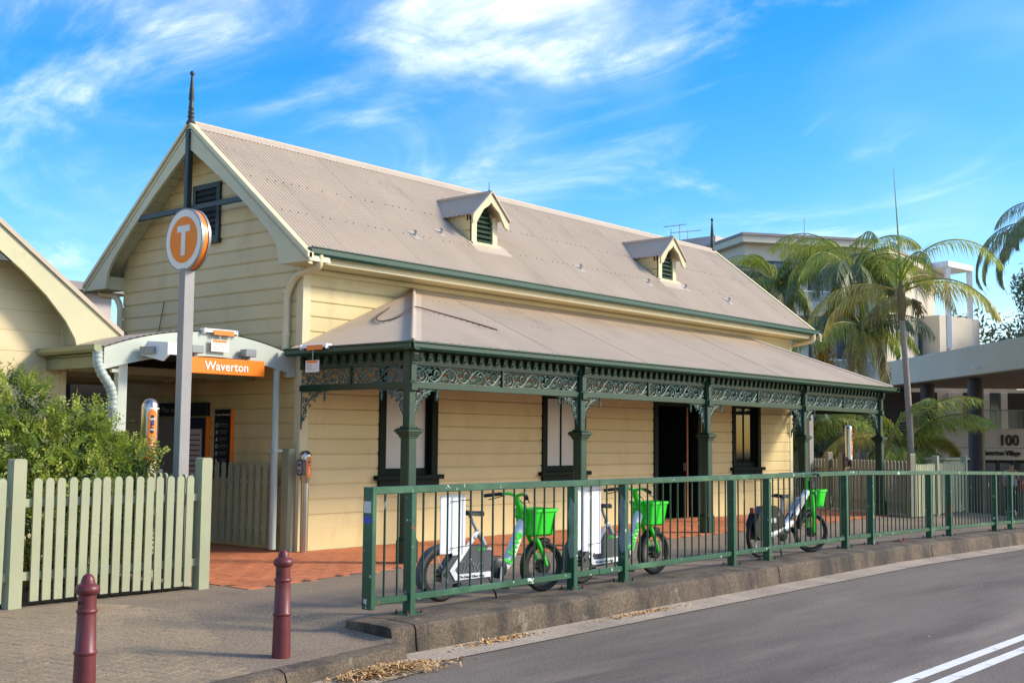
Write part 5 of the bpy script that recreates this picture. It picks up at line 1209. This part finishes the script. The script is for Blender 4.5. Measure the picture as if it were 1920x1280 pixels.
o = obj('fruit_cluster', F2, 'fruit_orange'); tag(o, 'hanging bunch of orange palm fruit by the roof end', 'palm fruit')
# broad-leaved trees far behind
def tree(label, loc, h, cr, seed, m='gum_leaf', n=2600, ls=.16):
    rnd = random.Random(seed); T = thing('background_tree', label, 'tree', loc, 0, 'trees beyond the village building')
    mb = MB(); limbs = []
    mb.tube([(0, 0, 0), (.1, 0, h*.35), (-.1, .1, h*.6)], [.28, .22, .14], 8)
    cs = []
    for k in range(11):
        a = rnd.uniform(0, 6.28); q = rnd.uniform(.2, 1)*cr; c = Vector((q*math.cos(a), q*math.sin(a), h*rnd.uniform(.55, 1.0))); cs.append((c, rnd.uniform(.3, .5)*cr)); mb.tube([(0, 0, h*.4), (c.x*.5, c.y*.5, c.z*.75), tuple(c)], [.12, .07, .03], 5)
    obj('trunk', mb, 'stem_brown', T)
    lf = MB()
    for i in range(n):
        c, r = cs[rnd.randrange(len(cs))]; v = Vector((rnd.gauss(0, 1), rnd.gauss(0, 1), rnd.gauss(0, .8))).normalized(); p = c+v*r*rnd.uniform(.5, 1.08)*(1+.3*noise.noise(v*2+c))
        d = Vector((rnd.gauss(0, 1), rnd.gauss(0, 1), rnd.gauss(-.3, 1))).normalized()*ls*rnd.uniform(.6, 1.3); w = d.cross(Vector((rnd.gauss(0, 1), rnd.gauss(0, 1), 1))).normalized()*ls*.35
        lf.add([p-d, p+w, p+d, p-w], [(0, 1, 2, 3)])
    obj('crown', lf, m, T)
tree('grey-green gum tree beyond the concrete canopy', (53, 1.5, -1), 11.5, 4.6, 31, n=15000, ls=.2); tree('darker tree standing behind the gum tree', (58, 6, -1), 12.5, 5, 32, 'palm_leaf_dark', n=12000, ls=.2)
# ---------------------------------------------------------------- concrete village building with porch slab
E1 = Vector((.740, .673, 0)); E2 = Vector((.673, -.740, 0)); OV = Vector((24.49, -2.255, 0)); RZ = math.atan2(E1.y, E1.x)
# local x runs along the slab edge (away), local y = left of it, so -y is into the building
VB = thing('village_building', 'modern concrete building with wide porch slab on dark columns and large number 100', 'building', OV, RZ)
obj('porch_slab', MB().cbox(-7.0, 12.6, -14, 0, 3.74, 4.66, .02), 'village_concrete', VB)
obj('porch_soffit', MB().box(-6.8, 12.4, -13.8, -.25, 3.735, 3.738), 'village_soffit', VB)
for (x, y) in ((5.0, -.72), (9.2, -.75), (9.2, -7.0)): obj('column', MB().lathe([(.25, -1.6), (.25, 3.74)], 28), 'village_column', VB, (x, y, 0), smooth=40)
xf = 12.0
fb = obj('sign_fascia', MB().cbox(xf, xf+.35, -14, -1.2, .98, 2.17, .01), 'village_wall', VB)
obj('fascia_joint', MB().box(xf-.004, xf+.002, -14, -1.2, 1.44, 1.455), 'village_dark', fb)
link('lettering', TX['hundred'], 'village_dark', VB, (xf-.03, -4.98, 1.54), (math.pi/2, 0, -math.pi/2), (.62, .68, 1)); link('lettering', TX['village'], 'village_dark', VB, (xf-.03, -5.42, 1.16), (math.pi/2, 0, -math.pi/2), (.52, .62, 1))
obj('shopfront', MB().box(xf+.6, xf+.7, -14, -1.2, -1.8, 1.0), 'village_dark', VB)
for k in range(6): obj('shop_mullion', MB().box(xf+.55, xf+.6, -2.2-k*1.3, -2.12-k*1.3, -1.8, .98), 'village_column', VB)
for k in range(4): obj('shop_glass', MB().box(xf+.57, xf+.58, -3.4-k*1.3, -2.25-k*1.3, -1.6, .85), 'glass_window', VB)
bk = obj('balcony_wall', MB().box(xf+1.0, xf+1.2, -14, -1.2, 2.1, 3.74), 'village_wall', VB)
for (a, b, m_) in ((-1.5, -2.6, 'village_dark'), (-3.05, -3.6, 'blind_white'), (-3.65, -4.3, 'village_dark'), (-4.45, -4.68, 'blind_white'), (-4.72, -5.1, 'glass_window'), (-5.15, -5.4, 'blind_white'), (-5.45, -9, 'village_dark')): obj('balcony_door', MB().box(xf+.96, xf+1.0, b, a, 2.2, 3.6), m_, VB)
obj('balcony_floor', MB().box(xf+.35, xf+1.0, -14, -1.2, 2.04, 2.14), 'village_wall', VB)
bs = obj('balustrade', MB().box(xf+.10, xf+.13, -14, -1.2, 2.88, 2.92), 'grey_metal', VB)
for k in range(6): obj('glass_panel', MB().box(xf+.11, xf+.122, -1.25-1.1*(k+1)+.04, -1.25-1.1*k, 2.17, 2.88), 'glass_pane', bs)
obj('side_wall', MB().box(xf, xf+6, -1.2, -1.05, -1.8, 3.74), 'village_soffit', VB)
obj('rear_wall', MB().box(xf+4.0, xf+4.2, -14, 4, -1.8, 3.74), 'village_dark', VB)
obj('screen_mesh', MB().box(xf+.0, xf+.03, -1.05, 2.4, 1.2, 3.74), 'village_column', VB)
obj('low_wall', MB().box(xf-.6, xf-.4, -1.2, 9, -1.8, 1.0), 'village_dark', VB)
obj('porch_lamp', MB().box(3.0, 3.06, .0, .20, 3.92, 4.02), 'white_paint', VB)
# ---------------------------------------------------------------- cream apartment block behind the palms
# local x = across the view, local y = away from the street
AB = thing('apartment_block', 'cream rendered apartment block with flat eaves behind the palms', 'building', (CAM.x, CAM.y, 0), -YAW)
def plan(name, poly, z0, z1, m, p=AB): return obj(name, MB().prism(poly, 'z', z0, z1), m, p)
def off(poly, d):
    c = Vector((sum(p[0] for p in poly)/len(poly), sum(p[1] for p in poly)/len(poly))); return [tuple(Vector(p)+(Vector(p)-c).normalized()*d) for p in poly]
W1 = [(11.4, 58), (17.6, 59.5), (16.0, 72), (8.6, 68)]; W2 = [(18.0, 57), (23.0, 64.5), (17, 72), (14, 68)]
plan('wall', W1, -3, 11.3, 'apartment_render'); plan('eave', off(W1, .7), 11.3, 11.62, 'apartment_trim'); plan('roof_edge', off(W1, .8), 11.62, 11.75, 'far_roof')
plan('wall', W2, -3, 10.55, 'apartment_render'); plan('eave', off(W2, .6), 10.55, 10.85, 'apartment_trim'); plan('roof_edge', off(W2, .7), 10.85, 10.98, 'far_roof')
plan('roof_box', [(8.8, 66), (11.0, 64), (12.6, 66), (10.5, 69)], 11.6, 12.75, 'far_wall')
def facade(p0, p1, items, z0s):
    # windows set on the wall from p0 to p1 (local plan); items = (u0, u1, z0, z1, pane material)
    a = Vector((*p0, 0)); d = Vector((p1[0]-p0[0], p1[1]-p0[1], 0)).normalized(); ang = math.atan2(d.y, d.x)
    for (u0, u1, q0, q1, m_) in items:
        w = obj('window', MB().cbox(0, u1-u0, -.08, .05, q0, q1, .02), 'slate_paint', AB, a+d*u0, (0, 0, ang)); h = (u1-u0)/2
        obj('pane', MB().box(.1, h-.04, -.11, -.081, q0+.1, q1-.1), m_, w); obj('pane', MB().box(h+.04, u1-u0-.1, -.11, -.081, q0+.1, q1-.1), m_, w)
    for z in z0s:
        L_ = (Vector(p1)-Vector(p0)).length
        b = obj('balcony_slab', MB().cbox(0, L_, -1.3, -.02, z, z+.22, .02), 'apartment_trim', AB, a, (0, 0, ang)); obj('balcony_rail', MB().tube([(0, -1.25, z+1.2), (L_, -1.25, z+1.2)], .035, 6), 'white_paint', b); obj('glass_panel', MB().box(.1, L_-.1, -1.26, -1.24, z+.22, z+1.16), 'glass_pane', b)
facade(W1[0], W1[1], [(.4, 2.4, 8.6, 10.5, 'glass_window'), (3.4, 5.4, 8.6, 10.5, 'glass_window'), (.4, 2.4, 5.2, 7.2, 'blind_white'), (3.4, 5.4, 5.2, 7.2, 'glass_window'), (.4, 2.4, 2.0, 3.9, 'glass_window'), (3.4, 5.4, 2.0, 3.9, 'blind_white')], (7.7, 4.4))
facade(W2[0], W2[1], [(.5, 2.4, 8.0, 10.0, 'glass_window'), (1.6, 3.6, 5.6, 7.3, 'blind_white'), (5.6, 7.2, 5.6, 7.3, 'glass_window')], (4.3,))
facade(W1[3], W1[0], [(2.0, 4.2, 8.6, 10.5, 'glass_window'), (6.0, 8.2, 8.6, 10.5, 'glass_window')], ())
pg = plan('pergola', [(22.6, 61.2), (24.6, 63.0), (22.6, 66), (20.6, 64)], 10.75, 11.05, 'white_paint')
for (xx, yy) in ((22.65, 61.5), (24.4, 63.1)): obj('pergola_post', MB().box(xx-.12, xx+.12, yy-.12, yy+.12, 6.5, 10.75), 'white_paint', pg)
T3 = [(22.0, 61.0), (25.0, 63.4), (22.6, 68), (19, 66)]; plan('terrace_wall', T3, -3, 8.2, 'apartment_render')
W4 = [(24.6, 62), (28.0, 66), (25, 72), (21, 68)]; plan('low_wing', W4, -3, 6.5, 'apartment_render'); plan('eave', off(W4, .5), 6.5, 6.72, 'apartment_trim')
facade(W4[0], W4[1], [(.5, 1.6, 4.7, 6.1, 'glass_window'), (2.2, 3.3, 4.7, 6.1, 'glass_window'), (3.8, 4.8, 4.7, 6.1, 'glass_window')], ())
# roof aerials
def aerial(label, r, f, z, h, arms):
    T = thing('tv_aerial', label, 'aerial', CAM+rt*r+Vector((fw.x, fw.y, 0)).normalized()*f+Vector((0, 0, z-CAM.z)), -YAW, 'roof aerials'); obj('mast', MB().tube([(0, 0, 0), (0, 0, h)], .022, 6), 'grey_metal', T)
    for (zb, x0, x1, n) in arms:
        b = MB().tube([(x0, 0, zb), (x1, 0, zb+.16)], .018, 5)
        for k in range(n): x = x0+(x1-x0)*k/max(1, n-1); b.tube([(x, -.25, zb+.16*k/max(1, n-1)), (x, .25, zb+.16*k/max(1, n-1))], .010, 4)
        obj('boom', b, 'grey_metal', T)
aerial('tall two-boom aerial on the apartment roof behind the station ridge', 9.35, 66, 12.6, 1.1, ((.95, -.9, .35, 8),))
aerial('shorter aerial with one boom beside the roof box', 9.8, 66, 12.6, .75, ((.62, -.95, .75, 9),))
aerial('plain whip aerial standing above the palm crowns', 15.1, 61, 11.7, 1.5, ())
# ---------------------------------------------------------------- house seen in the gap between the two roofs
FB = thing('distant_house', 'pale house with grey roof and brick chimney panel in the gap beside the downpipe', 'house', (2.2, 22.0, 0), 0)
obj('wall', MB().cbox(-6, 8, 0, 6, -2, 6.2, .03), 'far_wall', FB); obj('roof', MB().prism([(-.5, 6.2), (6.5, 6.2), (6.5, 6.35), (3, 6.9), (-.5, 6.45)], 'x', -6.5, 8.5), 'far_roof', FB)
obj('brick_panel', MB().box(1.05, 2.2, -.06, .0, 4.75, 5.9), 'brick_far', FB); obj('window', MB().box(1.0, 2.2, -.07, .0, 3.6, 4.5), 'glass_window', FB); obj('sill', MB().box(.9, 2.3, -.1, .02, 4.62, 4.72), 'paper', FB)
# ---------------------------------------------------------------- walker
W_ = thing('person', 'person in dark cap and pale shirt carrying a red bag beside the far railing', 'person', (28.66, -.50, gz(28.66, -.5)), R_(215))
def skin_body(name, verts, edges, radii, m, parent, root=0, levels=1):
    me = bpy.data.meshes.new(name); me.from_pydata(verts, edges, []); o = bpy.data.objects.new(name, me); COL.objects.link(o)
    sk = o.modifiers.new('skin', 'SKIN'); sk.use_smooth_shade = True
    for v, r in zip(me.skin_vertices[0].data, radii): v.radius = (r, r) if not isinstance(r, tuple) else r
    me.skin_vertices[0].data[root].use_root = True
    sb = o.modifiers.new('sub', 'SUBSURF'); sb.levels = levels; sb.render_levels = levels
    me.materials.append(M[m]); o.parent = parent; return o
V_ = [(0, 0, .92), (0, 0, 1.12), (0, 0, 1.36), (0, 0, 1.47), (.01, 0, 1.56), (.02, 0, 1.66), (0, .17, 1.40), (.02, .23, 1.14), (.14, .21, .93), (0, -.17, 1.40), (.0, -.24, 1.14), (.10, -.25, .92), (0, .09, .88), (.12, .10, .50), (.05, .10, .08), (.17, .10, .03), (0, -.09, .88), (-.08, -.10, .50), (-.22, -.10, .12), (-.12, -.10, .04), (.03, 0, 1.72)]
E_ = [(0, 1), (1, 2), (2, 3), (3, 4), (4, 5), (5, 20), (2, 6), (6, 7), (7, 8), (2, 9), (9, 10), (10, 11), (0, 12), (12, 13), (13, 14), (14, 15), (0, 16), (16, 17), (17, 18), (18, 19)]
Rd = [.15, .14, .16, .06, .075, .09, .065, .05, .035, .065, .05, .035, .10, .07, .05, .04, .10, .07, .05, .04, .06]
body = skin_body('body', V_, E_, Rd, 'skin', W_, 0, 2)
skin_body('shirt', [(0, 0, .98), (0, 0, 1.14), (0, 0, 1.37), (0, 0, 1.45), (0, .17, 1.40), (.01, .22, 1.20), (0, -.17, 1.40), (0, -.22, 1.20)], [(0, 1), (1, 2), (2, 3), (2, 4), (4, 5), (2, 6), (6, 7)], [.165, .16, .175, .08, .08, .07, .08, .07], 'cloth_pale', W_, 1, 2)
skin_body('trousers', [(0, 0, .95), (0, .09, .86), (.12, .10, .50), (.06, .10, .13), (0, -.09, .86), (-.08, -.10, .50), (-.20, -.10, .16)], [(0, 1), (1, 2), (2, 3), (0, 4), (4, 5), (5, 6)], [.17, .11, .085, .07, .11, .085, .07], 'cloth_dark', W_, 0, 2)
skin_body('vest', [(.03, .10, 1.02), (.03, .11, 1.2), (.03, .11, 1.38)], [(0, 1), (1, 2)], [.10, .105, .085], 'cloth_red', W_, 1, 2)
obj('cap', MB().lathe([(.098, 0), (.100, .04), (.085, .085), (.05, .11), (.002, .118)], 16, (.02, 0, 1.665)).prism([(.06, -.075), (.20, -.05), (.21, 0), (.20, .05), (.06, .075)], 'z', 1.668, 1.682), 'cloth_dark', W_, smooth=50)
obj('nose', MB().prism([(.10, 1.62), (.135, 1.605), (.105, 1.59)], 'y', -.012, .012), 'skin', W_)
obj('sunglasses', MB().cbox(.085, .112, -.065, .065, 1.625, 1.655, .006), 'black_plastic', W_)
RB = thing('shoulder_bag', 'bright red shoulder bag carried by the walker', 'bag', (28.66, -.50, gz(28.66, -.5)), R_(215)); obj('bag_body', MB().cbox(-.16, .20, .18, .34, .80, 1.16, .03), 'cloth_red', RB); obj('strap', MB().tube([(.0, .26, 1.14), (.08, .20, 1.42), (.0, .06, 1.50), (-.1, .2, 1.40), (-.02, .26, 1.14)], .018, 6), 'cloth_red', RB)
